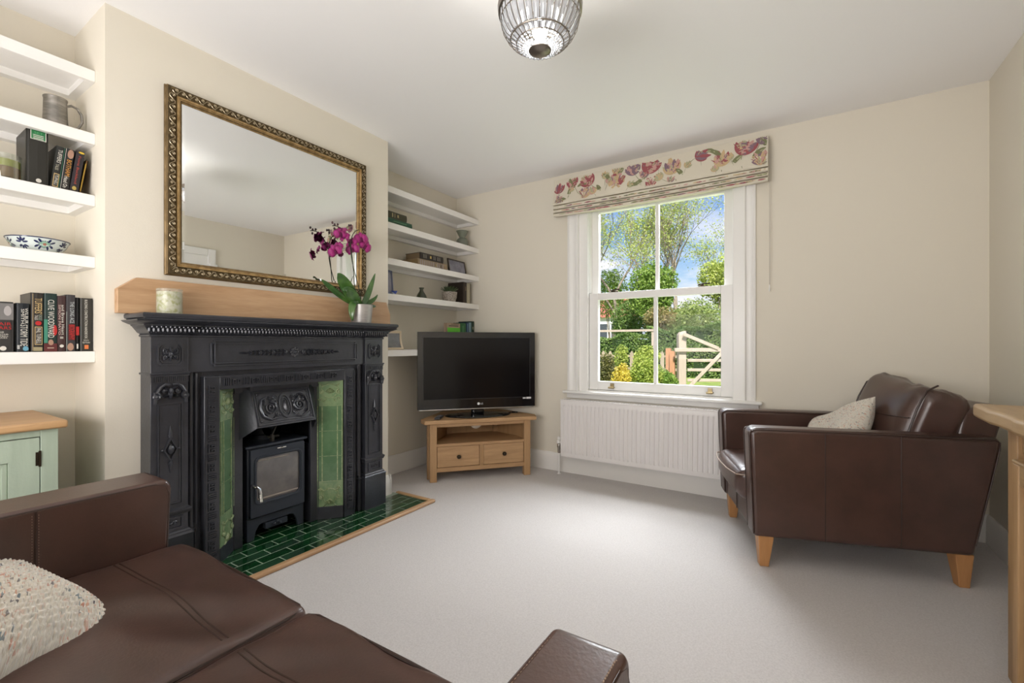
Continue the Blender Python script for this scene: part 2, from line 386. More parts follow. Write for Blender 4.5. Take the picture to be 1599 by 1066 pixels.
# ------------------------------------------------------------------ alcove shelves
SZ = [2.160, 1.900, 1.645, 1.390, 1.000]
def shelf(y0, y1, z, lab):
    xf = -2.455
    t = thing('floating_shelf', lab, 'shelf', (XL+.13, (y0+y1)/2, z-.045), group='white alcove shelves')
    MB().box(XL, xf-.022, y0, y1, z-.018, z).build('shelf_board', M_shelf, t)
    MB().box(xf-.022, xf, y0, y1, z-.046, z).build('front_lip', M_shelf, t, bevel=.002)
    m = MB(); m.box(XL, XL+.035, y0, y1, z-.046, z-.018); m.box(XL+.035, xf-.022, y0, y0+.03, z-.046, z-.018); m.box(XL+.035, xf-.022, y1-.03, y1, z-.046, z-.018)
    m.build('batten', M_shelf, t)
nm = ['topmost', 'second from top', 'third from top', 'fourth from top', 'lowest']
for i, z in enumerate(SZ):
    shelf(-.95, YC0, z, 'white painted shelf left of the fireplace, %s of five' % nm[i])
for i, z in enumerate(SZ):
    if i == 4: z = .987
    shelf(YC1, YF, z, 'white painted shelf in alcove behind television, %s of five' % nm[i])
# ------------------------------------------------------------------ hearth
hz = .014
hearth = thing('hearth', 'dark green brick-tiled hearth with oak edging strip in front of fireplace', 'hearth', (-2.18, 1.4, 0))
HX0, HX1, HY0, HY1 = XC, -2.022, .60, 2.165
m = MB(); m.box(-2.70, HX0, 1.06, 1.655, 0, hz-.0016); m.box(HX0, HX1, HY0, HY1, 0, hz-.0016); m.build('grout_bed', M_grout, hearth)
def htile(x0, x1, y0, y1):
    dz = random.uniform(-.0003, .0003); g = .0018
    x0 += g; x1 -= g; y0 += g; y1 -= g
    if y1-y0 < .01 or x1-x0 < .01: return
    b = .0015
    m = MB(); z1 = hz+dz
    m.hexa([(x0, y0, .004), (x1, y0, .004), (x1, y1, .004), (x0, y1, .004)], [(x0+b, y0+b, z1), (x1-b, y0+b, z1), (x1-b, y1-b, z1), (x0+b, y1-b, z1)])
    m.build('tile', M_hearth, hearth, smooth=False)
row = 0; x = HX1; TW, TL = .068, .153
while x > -2.66:
    x0 = x-TW; off = (row % 2)*TL/2
    y = HY0-off
    while y < HY1:
        a, b = max(y, HY0), min(y+TL, HY1)
        if x < XC-.005: a, b = max(a, 1.135), min(b, 1.58)
        elif x0 < XC+.02: a, b = max(a, 1.0), min(b, 1.715)
        if b-a > .012: htile(max(x0, -2.69), x, a, b)
        y += TL
    x -= TW; row += 1
def moulding(name, pts, mate):
    m = MB(); x0, x1, y0, y1 = pts
    m.box(x0, x1, y0, y1, 0, .021); return m.build(name, mate, hearth, bevel=.008, seg=4)
moulding('oak_edging', (HX1, HX1+.034, HY0, HY1+.034), M_oak)
moulding('oak_edging', (XC+.02, HX1, HY1, HY1+.030), M_oakx)

# ------------------------------------------------------------------ cast iron fireplace
XF = -2.240; CY = 1.367; PL = (.758, .893); PR = (1.843, 1.978)
fp = thing('fireplace_surround', 'ornate black cast iron fireplace surround with green tiled cheeks', 'fireplace', (XF, CY, hz))
P = lambda X: (lambda a, b, c: (X+c, a, b))
def ucorn(m, prof, y0, y1, xf, xw=XC):
    """moulding swept round the front and both ends; prof = (out, z) from bottom to top"""
    n = len(prof); vs = []
    for o_, z in prof: vs += [(xw, y0-o_, z), (xf+o_, y0-o_, z), (xf+o_, y1+o_, z), (xw, y1+o_, z)]
    fs = []
    for j in range(n-1):
        for i in range(3): fs.append((j*4+i, j*4+i+1, (j+1)*4+i+1, (j+1)*4+i))
    fs.append((3, 2, 1, 0)); fs.append(tuple((n-1)*4+i for i in range(4)))
    m.add(vs, fs); return m
m = MB(); ucorn(m, [(-.02, 1.128), (0, 1.128), (.002, 1.133), (.008, 1.136), (.010, 1.141), (.010, 1.150), (.006, 1.155)], .712, 2.015, -2.155)
m.build('mantel_shelf', M_iron, fp)
corn = [(0, 1.060), (.006, 1.062), (.006, 1.068), (.002, 1.072), (.012, 1.078), (.020, 1.090), (.030, 1.104), (.034, 1.106), (.034, 1.110), (.044, 1.114), (.060, 1.122), (.066, 1.128)]
def cornice(y0, y1, xf):
    m = MB(); ucorn(m, corn, y0, y1, xf); return m.build('cornice', M_iron, fp)
cornice(PL[0], PL[1], XF); cornice(PR[0], PR[1], XF); cornice(PL[1]-.01, PR[0]+.01, XF-.012)
# leaf band on the cornice
m = MB()
def leafband(y0, y1, X):
    n = max(2, round((y1-y0)/.0165))
    for i in range(n):
        y = y0+(i+.5)*(y1-y0)/n
        m.sphere((X+.012, y, 1.090), (.008, .0062, .013), 6, 4)
        m.sphere((X+.010, y+.5*(y1-y0)/n, 1.084), (.007, .0022, .009), 5, 3)
        m.sphere((X+.020, y+.5*(y1-y0)/n, 1.101), (.005, .0035, .005), 5, 3)
leafband(PL[0]-.02, PL[1]+.02, XF+.008); leafband(PR[0]-.02, PR[1]+.02, XF+.008); leafband(PL[1]+.03, PR[0]-.03, XF-.004)
m.build('leaf_band', M_iron, fp, kind='stuff')
# frieze
m = MB(); m.box(XC, XF-.012, PL[1], PR[0], .905, 1.062)
m.build('frieze', M_iron, fp, bevel=.002)
def notched(y0, y1, z0, z1, c): return [(y0+c, z0), (y1-c, z0), (y1-c, z0+c*.6), (y1-c*.4, z0+c), (y1, z0+c), (y1, z1-c), (y1-c*.4, z1-c), (y1-c, z1-c*.6), (y1-c, z1), (y0+c, z1), (y0+c, z1-c*.6), (y0+c*.4, z1-c), (y0, z1-c), (y0, z0+c), (y0+c*.4, z0+c), (y0+c, z0+c*.6)]
def ringframe(m, po, pi, fn, c0, c1):
    n = len(po)
    vs = [fn(a, b, c0) for a, b in po]+[fn(a, b, c1) for a, b in po]+[fn(a, b, c1) for a, b in pi]+[fn(a, b, c0) for a, b in pi]
    fs = []
    for i in range(n):
        j = (i+1) % n
        fs += [(i, j, n+j, n+i), (n+i, n+j, 2*n+j, 2*n+i), (2*n+i, 2*n+j, 3*n+j, 3*n+i)]
    m.add(vs, fs)
def shrink(p, d):
    cx = sum(a for a, b in p)/len(p); cy = sum(b for a, b in p)/len(p)
    return [(a-d*(1 if a > cx else -1), b-d*(1 if b > cy else -1)) for a, b in p]
def scroll(m, fn, y, z, r, turns=1.5, sgn=1, a0=0, th=.003, c=.003, n=18):
    pts = []; rr = []
    for i in range(n+1):
        t = i/n; a = a0+sgn*2*PI*turns*t; q = r*(1-.82*t)
        pts.append(fn(y+q*math.cos(a), z+q*math.sin(a), c*1.2)); rr.append(th*1.15*(1-.35*t))
    m.tube(pts, rr, 5); m.sphere(pts[-1], th*1.7, 6, 4)
def leafr(m, fn, y, z, ang, L, W, h=.005):
    h *= 1.5
    o = Vector(fn(y, z, 0)); ea = Vector(fn(y+math.cos(ang), z+math.sin(ang), 0))-o; eb = Vector(fn(y-math.sin(ang), z+math.cos(ang), 0))-o; ec = Vector(fn(y, z, 1))-o
    vs = []; k = 6
    for i in range(k+1):
        t = i/k; wd = W*math.sin(PI*min(1, t*.9+.08))**.8
        for s_, hh in ((-1, 0), (0, h), (1, 0)): vs.append(o+ea*(L*t)+eb*(wd*s_*.5)+ec*(hh+h*.4*math.sin(t*PI)))
    fs = []
    for i in range(k):
        for j in range(2): fs.append((i*3+j, i*3+j+3, i*3+j+4, i*3+j+1))
    m.add(vs, fs)
Ff = P(XF-.012)
m = MB(); fo = notched(.985, 1.790, .926, 1.048, .012); ringframe(m, fo, shrink(fo, .007), Ff, 0, .007)
fi = [(1.005, .944), (1.770, .944), (1.770, 1.030), (1.005, 1.030)]; ringframe(m, shrink(fi, -.006), fi, Ff, 0, .010)
m.build('frieze_panel_frame', M_iron, fp, bevel=.0012)
m = MB()
for s_ in (-1, 1):   # garland each side of a rose
    for i in range(9):
        y = 1.388+s_*(.045+i*.022); L = .026*(1-.05*i)
        a = 0 if s_ > 0 else PI
        leafr(m, Ff, y, .987, a+.75*s_, L, .010, .006); leafr(m, Ff, y, .987, a-.75*s_, L, .010, .006)
        if i % 3 == 0: m.sphere(Ff(y+.004*s_, .987, .004), (.006, .010, .012), 6, 4)
    m.tube([Ff(1.388+s_*.03, .987, .003), Ff(1.388+s_*.27, .987, .001)], [.003, .001], 5)
    leafr(m, Ff, 1.388+s_*.24, .987, 0 if s_ > 0 else PI, .04, .012, .004)
for i in range(8):
    a = i*PI/4; m.sphere(Ff(1.388+.018*math.cos(a), .987+.018*math.sin(a), .004), (.007, .010, .010), 6, 4)
m.sphere(Ff(1.388, .987, .006), (.009, .012, .012), 8, 6)
m.build('frieze_garland', M_iron, fp, kind='stuff')
# pilasters
def pilaster(y0, y1, side):
    yc = (y0+y1)/2; wd = y1-y0; hw = wd/2
    m = MB(); m.box(XC, XF, y0, y1, .225, 1.062)
    pil = m.build('pilaster', M_iron, fp, bevel=.0015)
    F = P(XF)
    # head block with an eight-sided rosette
    m = MB(); oc = lambda r, c: [(yc-r+c, .987-r), (yc+r-c, .987-r), (yc+r, .987-r+c), (yc+r, .987+r-c), (yc+r-c, .987+r), (yc-r+c, .987+r), (yc-r, .987+r-c), (yc-r, .987-r+c)]
    ringframe(m, oc(.047, .013), oc(.041, .012), F, 0, .007); ringframe(m, oc(.036, .010), oc(.033, .009), F, 0, .004)
    for q in range(4):
        a = q*PI/2+PI/4; scroll(m, F, yc+.019*math.cos(a), .987+.019*math.sin(a), .012, 1.3, 1 if q % 2 else -1, a, .0032, .004, 14)
        leafr(m, F, yc, .987, a-PI/4, .030, .013, .006)
        leafr(m, F, yc+.01*math.cos(a), .987+.01*math.sin(a), a, .024, .008, .007)
    m.sphere(F(yc, .987, .006), (.010, .011, .013), 8, 6)
    m.sphere(F(yc, .975, .006), (.008, .007, .006), 8, 6)
    m.build('rosette', M_iron, pil)
    m = MB(); m.box(XF-.002, XF+.010, y0-.006, y1+.006, .902, .910); m.box(XF-.002, XF+.006, y0-.003, y1+.003, .893, .902); m.box(XC, XF-.002, y0-.006, y1+.006, .902, .910)
    m.build('necking', M_iron, pil, bevel=.0015)
    m = MB(); n = 17
    for i in range(n): m.box(XF, XF+.006, y0+.004+i*(wd-.008)/n, y0+.004+(i+.55)*(wd-.008)/n, .872, .892)
    m.box(XF, XF+.003, y0, y1, .868, .893)
    m.build('reeded_band', M_iron, pil)
    m = MB()   # scroll corbel
    for s_ in (-1, 1):
        scroll(m, F, yc+s_*(hw-.014), .812, .015, 1.4, s_, PI/2, .0055, .012, 16)
        m.tube([F(yc+s_*(hw-.012), .78, .01), F(yc+s_*(hw-.012), .80, .014), F(yc+s_*(hw-.010), .83, .012)], [.006, .007, .005], 6)
        pts = [F(yc+s_*x_, z_, .014) for x_, z_ in ((hw-.016, .825), (hw-.03, .85), (.022, .862), (.004, .858))]
        m.tube(pts, [.006, .006, .006, .005], 6)
        leafr(m, F, yc+s_*.004, .835, PI/2-s_*.9, .03, .013, .008); leafr(m, F, yc+s_*.006, .815, -PI/2+s_*1.2, .026, .012, .007)
        scroll(m, F, yc+s_*.024, .832, .010, 1.2, -s_, 0, .0035, .008, 12)
    m.sphere(F(yc, .832, .012), (.012, .010, .015), 8, 6); m.sphere(F(yc, .808, .006), (.008, .007, .012), 8, 6)
    leafr(m, F, yc, .80, PI/2, .04, .02, .012)
    m.build('scroll_corbel', M_iron, pil)
    m = MB()   # recessed shaft panel drawn by nested frames
    a, b, z0, z1 = y0+.022, y1-.022, .345, .780
    r = lambda d: [(a+d, z0+d), (b-d, z0+d), (b-d, z1-d), (a+d, z1-d)]
    ringframe(m, r(0), r(.005), F, 0, .006); ringframe(m, r(.008), r(.014), F, -.001, .003)
    m.build('shaft_panel_frame', M_iron, pil)
    m = MB()   # diamond boss
    zc = .585; dm = lambda k: [(yc-.026*k, zc), (yc, zc-.052*k), (yc+.026*k, zc), (yc, zc+.052*k)]
    ringframe(m, dm(1.0), dm(.78), F, 0, .012)
    m.sphere(F(yc, zc, .006), (.014, .013, .022), 8, 6)
    for s_ in (-1, 1):
        m.tube([F(yc, zc+s_*.05, .006), F(yc, zc+s_*.068, .006), F(yc, zc+s_*.10, .002)], [.008, .0065, .001], 6)
        m.sphere(F(yc+s_*.029, zc, .007), .0055, 6, 4)
        m.sphere(F(yc, zc+s_*.060, .006), (.006, .010, .004), 6, 4)
    m.build('diamond_boss', M_iron, pil)
    m = MB(); ucorn(m, [(0, .300), (.004, .302), (.008, .312), (.010, .318), (.010, .322), (.002, .328), (0, .33)], y0, y1, XF); m.build('ledge', M_iron, pil)
    m = MB(); r = lambda d: [(y0+.020+d, .243+d*.8), (y1-.020-d, .243+d*.8), (y1-.020-d, .294-d*.8), (y0+.020+d, .294-d*.8)]
    ringframe(m, r(0), r(.008), F, 0, .006); scroll(m, F, yc-.016, .268, .011, 1.2, 1, 0, .003, .003, 10); scroll(m, F, yc+.016, .268, .011, 1.2, -1, PI, .003, .003, 10); m.sphere(F(yc, .268, .002), .007, 6, 4)
    m.build('small_panel', M_iron, pil)
    m = MB(); ucorn(m, [(.014, hz), (.014, .208), (.016, .212), (.014, .217), (.008, .221), (.008, .226), (.003, .232), (0, .234)], y0, y1, XF); m.build('plinth', M_iron, pil)
    return pil
pilaster(*PL, -1); pilaster(*PR, 1)
# field plate and the thin columns beside the pilasters
m = MB(); m.box(XC, -2.278, PL[1], .962, hz, .905); m.box(XC, -2.278, 1.765, PR[0], hz, .905); m.box(XC, -2.278, .962, 1.765, .872, .905)
m.build('field_plate', M_iron, fp, bevel=.001)
for y in (PL[1]+.022, PR[0]-.022):
    m = MB(); m.lathe([(.016, hz), (.016, .20), (.018, .203), (.018, .21), (.013, .215), (.015, .222), (.013, .228), (.011, .235), (.011, .905)], (-2.272, y, 0), 14)
    m.lathe([(.006, .23), (.006, .9)], (-2.262, y+(.018 if y < CY else -.018), 0), 8)
    m.build('slender_column', M_iron, fp)
# insert frame with key pattern
I0, I1, J0, J1, ZT, ZI = .955, 1.765, 1.020, 1.694, .884, .820
m = MB()
fr = [(I0, hz), (I0, ZT), (I1, ZT), (I1, hz)]; 
m.box(-2.285, XF, I0, J0, hz, ZT); m.box(-2.285, XF, J1, I1, hz, ZT); m.box(-2.285, XF, J0, J1, ZI, ZT)
m.build('insert_frame', M_iron, fp, bevel=.003)
m = MB(); F = P(XF)
def key(m, u, v, vert, L=.075):   # u,v = start of cell, run along z when vert
    f = (lambda a, b, c: F(v+b, u+a, c)) if vert else (lambda a, b, c: F(u+a, v+b, c))
    W = .034; t = .0040; h = .0080
    def bar(a0, a1, b0, b1): m.prism([(a0, b0), (a1, b0), (a1, b1), (a0, b1)], f, 0, h)
    for k in range(4): bar(.004+k*.0085, .0085+k*.0085, 0, W)
    x = .044
    for k in range(2):
        bar(x, x+t, 0, W*.8); bar(x+t, x+.014, W*.8-t, W*.8); bar(x+.014-t, x+.014, W*.3, W*.8-t); bar(x+.006, x+.014-t, W*.3, W*.3+t); bar(x+t, x+.018, 0, t)
        x += .020
L = .088
for k in range(9): key(m, .035+k*L+.02, I0+.016, True); key(m, .035+k*L+.02, J1+.019, True)
for k in range(7): key(m, I0+.075+k*L, ZI+.017, False)
m.build('key_pattern', M_iron, fp, kind='stuff')
m = MB()
for a, b, c, d in ((I0+.004, I0+.008, hz, ZT-.004), (I1-.008, I1-.004, hz, ZT-.004)): m.box(XF, XF+.004, a, b, c, d)
m.box(XF, XF+.004, I0+.004, I1-.004, ZT-.008, ZT-.004); m.build('frame_fillet', M_iron, fp)
# splayed tile cheeks
def cheek(ya, yb, sgn):
    A = Vector((-2.252, ya, 0)); B = Vector((-2.350, yb, 0)); u = (B-A); L = u.length; u.normalize()
    nrm = Vector((u.y, -u.x, 0)) if sgn > 0 else Vector((-u.y, u.x, 0))
    if nrm.x < 0: nrm = -nrm
    fn = lambda a, b, c: A+u*a+Vector((0, 0, b))+nrm*c
    m = MB(); m.prism([(0, hz), (L, hz), (L, .085), (0, .085)], fn, -.012, .006); m.prism([(0, .085), (L, .085), (L, .825), (0, .825)], fn, -.012, -.001)
    ck = m.build('tile_cheek', M_iron, fp, bevel=.0015, label='splayed iron cheek holding green tiles')
    m = MB(); m.prism([(.0005, .0865), (L-.0005, .0865), (L-.0005, .819), (.0005, .819)], fn, -.0009, .0038); m.build('tile_bed', M_tile_hi, ck)
    th = (.817-.087)/5
    for k in range(5):
        z0 = .087+k*th+.0014; z1 = z0+th-.0028; g = .0015
        m = MB(); m.prism([(g, z0), (L-g, z0), (L-g, z1), (g, z1)], fn, 0, .005)
        m.mi = 1
        if k in (0, 4): m.m = [2]*len(m.m)
        if k in (0, 4):
            up = 1 if k == 4 else -1; zc = (z0+z1)/2; s = L/.14
            # scallop shell with scrolls
            zs = zc+up*.012
            for q in range(7):
                a = (-.9+q*.3)+(-PI/2 if up > 0 else PI/2)*1; a = a if up > 0 else a
                leafr(m, lambda a_, b_, c_: fn(a_, b_, c_+.005), L/2, zs+up*.018, (-PI/2 if up > 0 else -PI/2)+(-.9+q*.3), .034, .009, .005)
            for s_ in (-1, 1):
                scroll(m, fn, L/2+s_*.046*s, zs-.004, .014, 1.4, s_, PI/2, .0038, .007, 14)
                m.tube([fn(L/2+s_*x_*s, zs+z_, .007) for x_, z_ in ((.046, .012), (.040, .028), (.020, .038), (.0, .044))], .0035, 5)
                m.tube([fn(L/2+s_*x_*s, zs+z_, .007) for x_, z_ in ((.034, -.018), (.022, -.034), (.0, -.040))], .003, 5)
                scroll(m, fn, L/2+s_*.048*s, zs-up*.044, .012, 1.0, -s_, 0, .0032, .006, 10)
                leafr(m, lambda a_, b_, c_: fn(a_, b_, c_+.005), L/2+s_*.030*s, zs+.030, PI/2-s_*1.0, .026, .012, .004)
                leafr(m, lambda a_, b_, c_: fn(a_, b_, c_+.005), L/2+s_*.02*s, zs-.045, -PI/2+s_*.8, .022, .010, .004)
        else:
            for x0_, x1_ in ((g+.002, g+.007), (L*.20-.001, L*.20+.005), (L*.80-.005, L*.80+.001), (L-g-.007, L-g-.002)):
                m.prism([(x0_, z0), (x1_, z0), (x1_, z1), (x0_, z1)], fn, .005, .008)
        m.build('wall_tile', [M_tile, M_tile_hi, M_tile_mid], ck)
cheek(1.022, 1.128, 1); cheek(1.692, 1.586, -1)
# inner jambs, head, hood
m = MB(); m.box(-2.362, -2.342, 1.128, 1.172, hz, .82); m.box(-2.362, -2.342, 1.542, 1.586, hz, .82); m.box(-2.362, -2.335, 1.128, 1.586, .785, .84)
m.build('inner_jamb', M_iron, fp, bevel=.003)
m = MB(); m.box(-2.60, -2.362, 1.155, 1.170, hz, .46); m.box(-2.60, -2.362, 1.548, 1.56, hz, .46); m.build('inner_side_plate', M_iron, fp)
m = MB()
m.box(-2.345, -2.338, 1.118, 1.126, hz, .8); m.box(-2.345, -2.338, 1.588, 1.596, hz, .8); m.build('jamb_fillet', M_iron, fp)
ht, hb = Vector((-2.320, 0, .800)), Vector((-2.252, 0, .612))
hu = (ht-hb); HL = hu.length; hu.normalize(); hn = Vector((hu.z, 0, -hu.x))
if hn.x < 0: hn = -hn
hf = lambda a, b, c: hb+Vector((0, a, 0))+hu*b+hn*c
m = MB(); hy0, hy1 = 1.196, 1.518
m.prism([(hy0, 0), (hy1, 0), (hy1, HL), (hy0, HL)], hf, -.012, 0)
for a, b in ((hy0, 1.150), (hy1, 1.564)):   # side wings back to the jambs
    q = [(-2.252, a, .612), (-2.320, a, .800), (-2.345, b, .800), (-2.350, b, .530), (-2.345, b, .53)]
    m.add([(-2.252, a, .612), (-2.320, a, .800), (-2.348, b, .800), (-2.348, b, .545)], [(0, 1, 2, 3), (3, 2, 1, 0)])
m.box(-2.345, -2.318, hy0, hy1, .79, .815)
hood = m.build('canopy_hood', M_iron, fp, bevel=.002)
m = MB(); r = lambda d: [(hy0+.008+d, .010+d), (hy1-.008-d, .010+d), (hy1-.008-d, HL-.010-d), (hy0+.008+d, HL-.010-d)]
ringframe(m, r(0), r(.006), hf, 0, .005); ringframe(m, r(.012), r(.015), hf, 0, .003)
m.build('hood_border', M_iron, hood)
m = MB(); hc = (hy0+hy1)/2; zc = HL*.5
el = lambda ra, rb, n=24: [(hc+ra*math.cos(2*PI*i/n), zc+rb*math.sin(2*PI*i/n)) for i in range(n)]
ringframe(m, el(.034, .066), el(.026, .055), hf, 0, .007); ringframe(m, el(.022, .046), el(.018, .040), hf, 0, .004)
leafr(m, hf, hc, zc-.03, PI/2, .06, .02, .006)
for s_ in (-1, 1):
    scroll(m, hf, hc+s_*.078, zc-.004, .034, 1.9, s_, PI/2 if s_ > 0 else PI/2, .0045, .005, 30)
    m.tube([hf(hc+s_*a, zc+b, .006) for a, b in ((.045, -.062), (.085, -.066), (.122, -.045), (.132, 0), (.120, .042), (.085, .058), (.07, .05))], [.002, .005, .006, .006, .006, .004, .002], 6)
    scroll(m, hf, hc+s_*.050, zc+.048, .013, 1.2, -s_, 0, .003, .004, 12); scroll(m, hf, hc+s_*.048, zc-.040, .013, 1.2, s_, 0, .003, .004, 12)
    for a, b, t in ((.066, .035, .6), (.10, .04, -.4), (.062, -.05, -1.0), (.102, -.045, .8), (.044, .01, 1.5), (.112, .012, 2.0)):
        leafr(m, hf, hc+s_*a, zc+b, t if s_ > 0 else PI-t, .022, .011, .005)
    for zz in (.030, HL-.030): m.sphere(hf(hc+s_*.135, zz, .002), .007, 8, 5)
m.build('hood_relief', M_iron, hood)
m = MB(); m.box(-2.70, -2.695, 1.055, 1.66, 0, .86); m.box(-2.70, -2.35, 1.051, 1.056, hz, .86); m.box(-2.70, -2.35, 1.659, 1.664, hz, .86); m.box(-2.70, -2.35, 1.05, 1.665, .852, .859)
m.build('fire_chamber', M_soot, fp, smooth=False)

# ------------------------------------------------------------------ stove
st = thing('wood_burning_stove', 'small black wood burning stove with arched legs and coiled handle in fireplace', 'stove', (-2.49, 1.362, hz))
SX, S0, S1 = -2.368, 1.206, 1.518
m = MB(); m.box(-2.62, SX, S0, S1, .128, .492); body = m.build('stove_body', M_stove, st, bevel=.006)
m = MB(); m.box(-2.635, SX+.014, S0-.014, S1+.014, .492, .506); m.build('top_plate', M_stove, st, bevel=.004)
m = MB()   # arched base: front and sides
ar = [(S0, hz), (S0+.036, hz), (S0+.046, .06), (S0+.062, .085), (S0+.08, .09), (S1-.08, .09), (S1-.062, .085), (S1-.046, .06), (S1-.036, hz), (S1, hz), (S1, .128), (S0, .128)]
m.prism(ar, P(SX-.002), -.014, 0)
for y in (S0, S1-.014):
    m.prism([(-2.62, hz), (-2.585, hz), (-2.565, .08), (-2.42, .08), (-2.40, hz), (SX-.016, hz), (SX-.016, .128), (-2.62, .128)], lambda a, b, c, y=y: (a, y+c, b), 0, .014)
m.box(-2.62, -2.606, S0, S1, .05, .128)
m.build('leg_base', M_stove, st, bevel=.003)
F = P(SX)
def rr(a0, a1, b0, b1, r, n=5):
    pts = []
    for cx, cy, s in ((a1-r, b1-r, 0), (a0+r, b1-r, 1), (a0+r, b0+r, 2), (a1-r, b0+r, 3)):
        for i in range(n+1):
            a = s*PI/2+PI/2*i/n; pts.append((cx+r*math.cos(a), cy+r*math.sin(a)))
    return pts
m = MB(); outer = rr(S0+.008, S1-.008, .136, .486, .006); inner = rr(1.246, 1.482, .212, .436, .022)
ringframe(m, outer, inner, F, 0, .018)
door = m.build('stove_door', M_stove, st, bevel=.003)
m = MB(); ringframe(m, rr(1.232, 1.496, .198, .450, .03), rr(1.240, 1.488, .206, .442, .025), P(SX+.018), 0, .005); m.build('door_moulding', M_stove, door, bevel=.0015)
M_stglass = mat('smoky_stove_glass', (.10, .085, .075), .10, spec=.9, coat=.6, noise=((.045, .038, .034), 7, .4, .62))
m = MB(); m.prism(inner, F, .002, .008); m.build('stove_glass', M_stglass, door, label='smoke-stained glass pane')
M_ash = mat('ash_bar', (.30, .25, .21), .6)
m = MB(); m.tube([F(1.256, .424, .010), F(1.42, .424, .010)], .0028); m.tube([F(1.254, .226, .011), F(1.474, .226, .011)], .0045); m.build('glass_clip_bar', M_ash, door)
m = MB(); m.tube([F(1.222, .302, .016), F(1.224, .302, .034), F(1.232, .300, .046), F(1.242, .290, .050), F(1.246, .262, .052), F(1.249, .222, .054)], [.006, .006, .006, .007, .008, .008], 8)
h_ = m.build('door_handle', M_chrome, door, label='coiled steel handle')
m = MB(); m.lathe([(.004, 0), (.011, 0), (.011, .012), (.004, .014)], n=12, M=Matrix.Translation(F(1.222, .302, .014)) @ Matrix.Rotation(PI/2, 4, 'Y')); m.build('handle_collar', M_stove, door)
m = MB()
for i in range(15):
    t = i/15; c = Vector(F(1.246, .262, .052)).lerp(Vector(F(1.249, .222, .054)), t)
    m.tube([c+Vector((.009*math.cos(a), .009*math.sin(a), 0)) for a in np.linspace(0, 2*PI, 9)[:-1]], .0014, 4, closed=True)
m.build('coil', M_chrome, door)
m = MB(); m.box(SX, SX+.026, 1.350, 1.398, .472, .478); m.sphere((SX+.028, 1.374, .475), .005, 8, 6); m.build('air_slider', M_chrome, st)
m = MB()
for y in (1.346, 1.362, 1.378): m.sphere((SX+.004, y, .070+.006*(y == 1.362)), .008, 8, 6)
m.box(SX-.03, SX, 1.30, 1.42, .055, .085); m.build('riddling_control', M_stove, st)
m = MB(); m.lathe([(.062, .50), (.062, .86)], (-2.53, 1.372, 0), 20); m.lathe([(.068, .506), (.068, .53), (.063, .535)], (-2.53, 1.372, 0), 20); m.build('flue_pipe', M_stove, st)
m = MB()   # winged damper plate above the stove
for s_ in (-1, 1):
    m.add([(-2.40, 1.352, .566), (-2.40, 1.352+s_*.046, .598), (-2.40, 1.352+s_*.052, .575), (-2.40, 1.352+s_*.040, .545), (-2.40, 1.352+s_*.012, .535)], [(0, 1, 2, 3, 4), (4, 3, 2, 1, 0)])
m.tube([(-2.40, 1.352, .535), (-2.40, 1.378, .592), (-2.40, 1.394, .600)], .005); m.tube([(-2.40, 1.33, .530), (-2.40, 1.39, .530)], .006); m.box(-2.41, -2.39, 1.345, 1.36, .505, .54)
m.build('damper_plate', mat('sooty_steel', (.07, .065, .055), .5, .6), st)

# ------------------------------------------------------------------ oak lintel board, candle, orchid
m = MB(); m.prism([(.672, 1.156), (2.108, 1.156), (2.108, 1.225), (2.075, 1.306), (.735, 1.306), (.672, 1.255)], P(XC), 0, .034)
tag(m.build('oak_beam', M_oak, bevel=.002), 'long light oak beam with clipped corners standing on the mantel shelf', 'beam')
c = thing('candle_jar', 'mottled cream and green pillar candle on left end of mantel', 'candle', (-2.235, .822, 1.155))
M_cand = mat('mottled_candle', (.62, .60, .47), .3, noise=((.36, .36, .13), 55, .44, .62), sss=0)
m = MB(); m.lathe([(.0, 0), (.043, 0), (.043, .094), (.0, .094)], n=32, cap=False); m.build('candle_wax', M_cand, c, local=True)
m = MB(); m.lathe([(.0, 0.001), (.0445, 0), (.046, .004), (.046, .106), (.0445, .106), (.0445, .098)], n=32, cap=False); m.build('glass_sleeve', mat('frosted_glass', (.8, .85, .75), .15, trans=.7, alpha=.35), c, local=True)
m = MB(); m.cyl((0, 0, .09), (.002, 0, .102), .0012); m.build('wick', M_black, c, local=True)

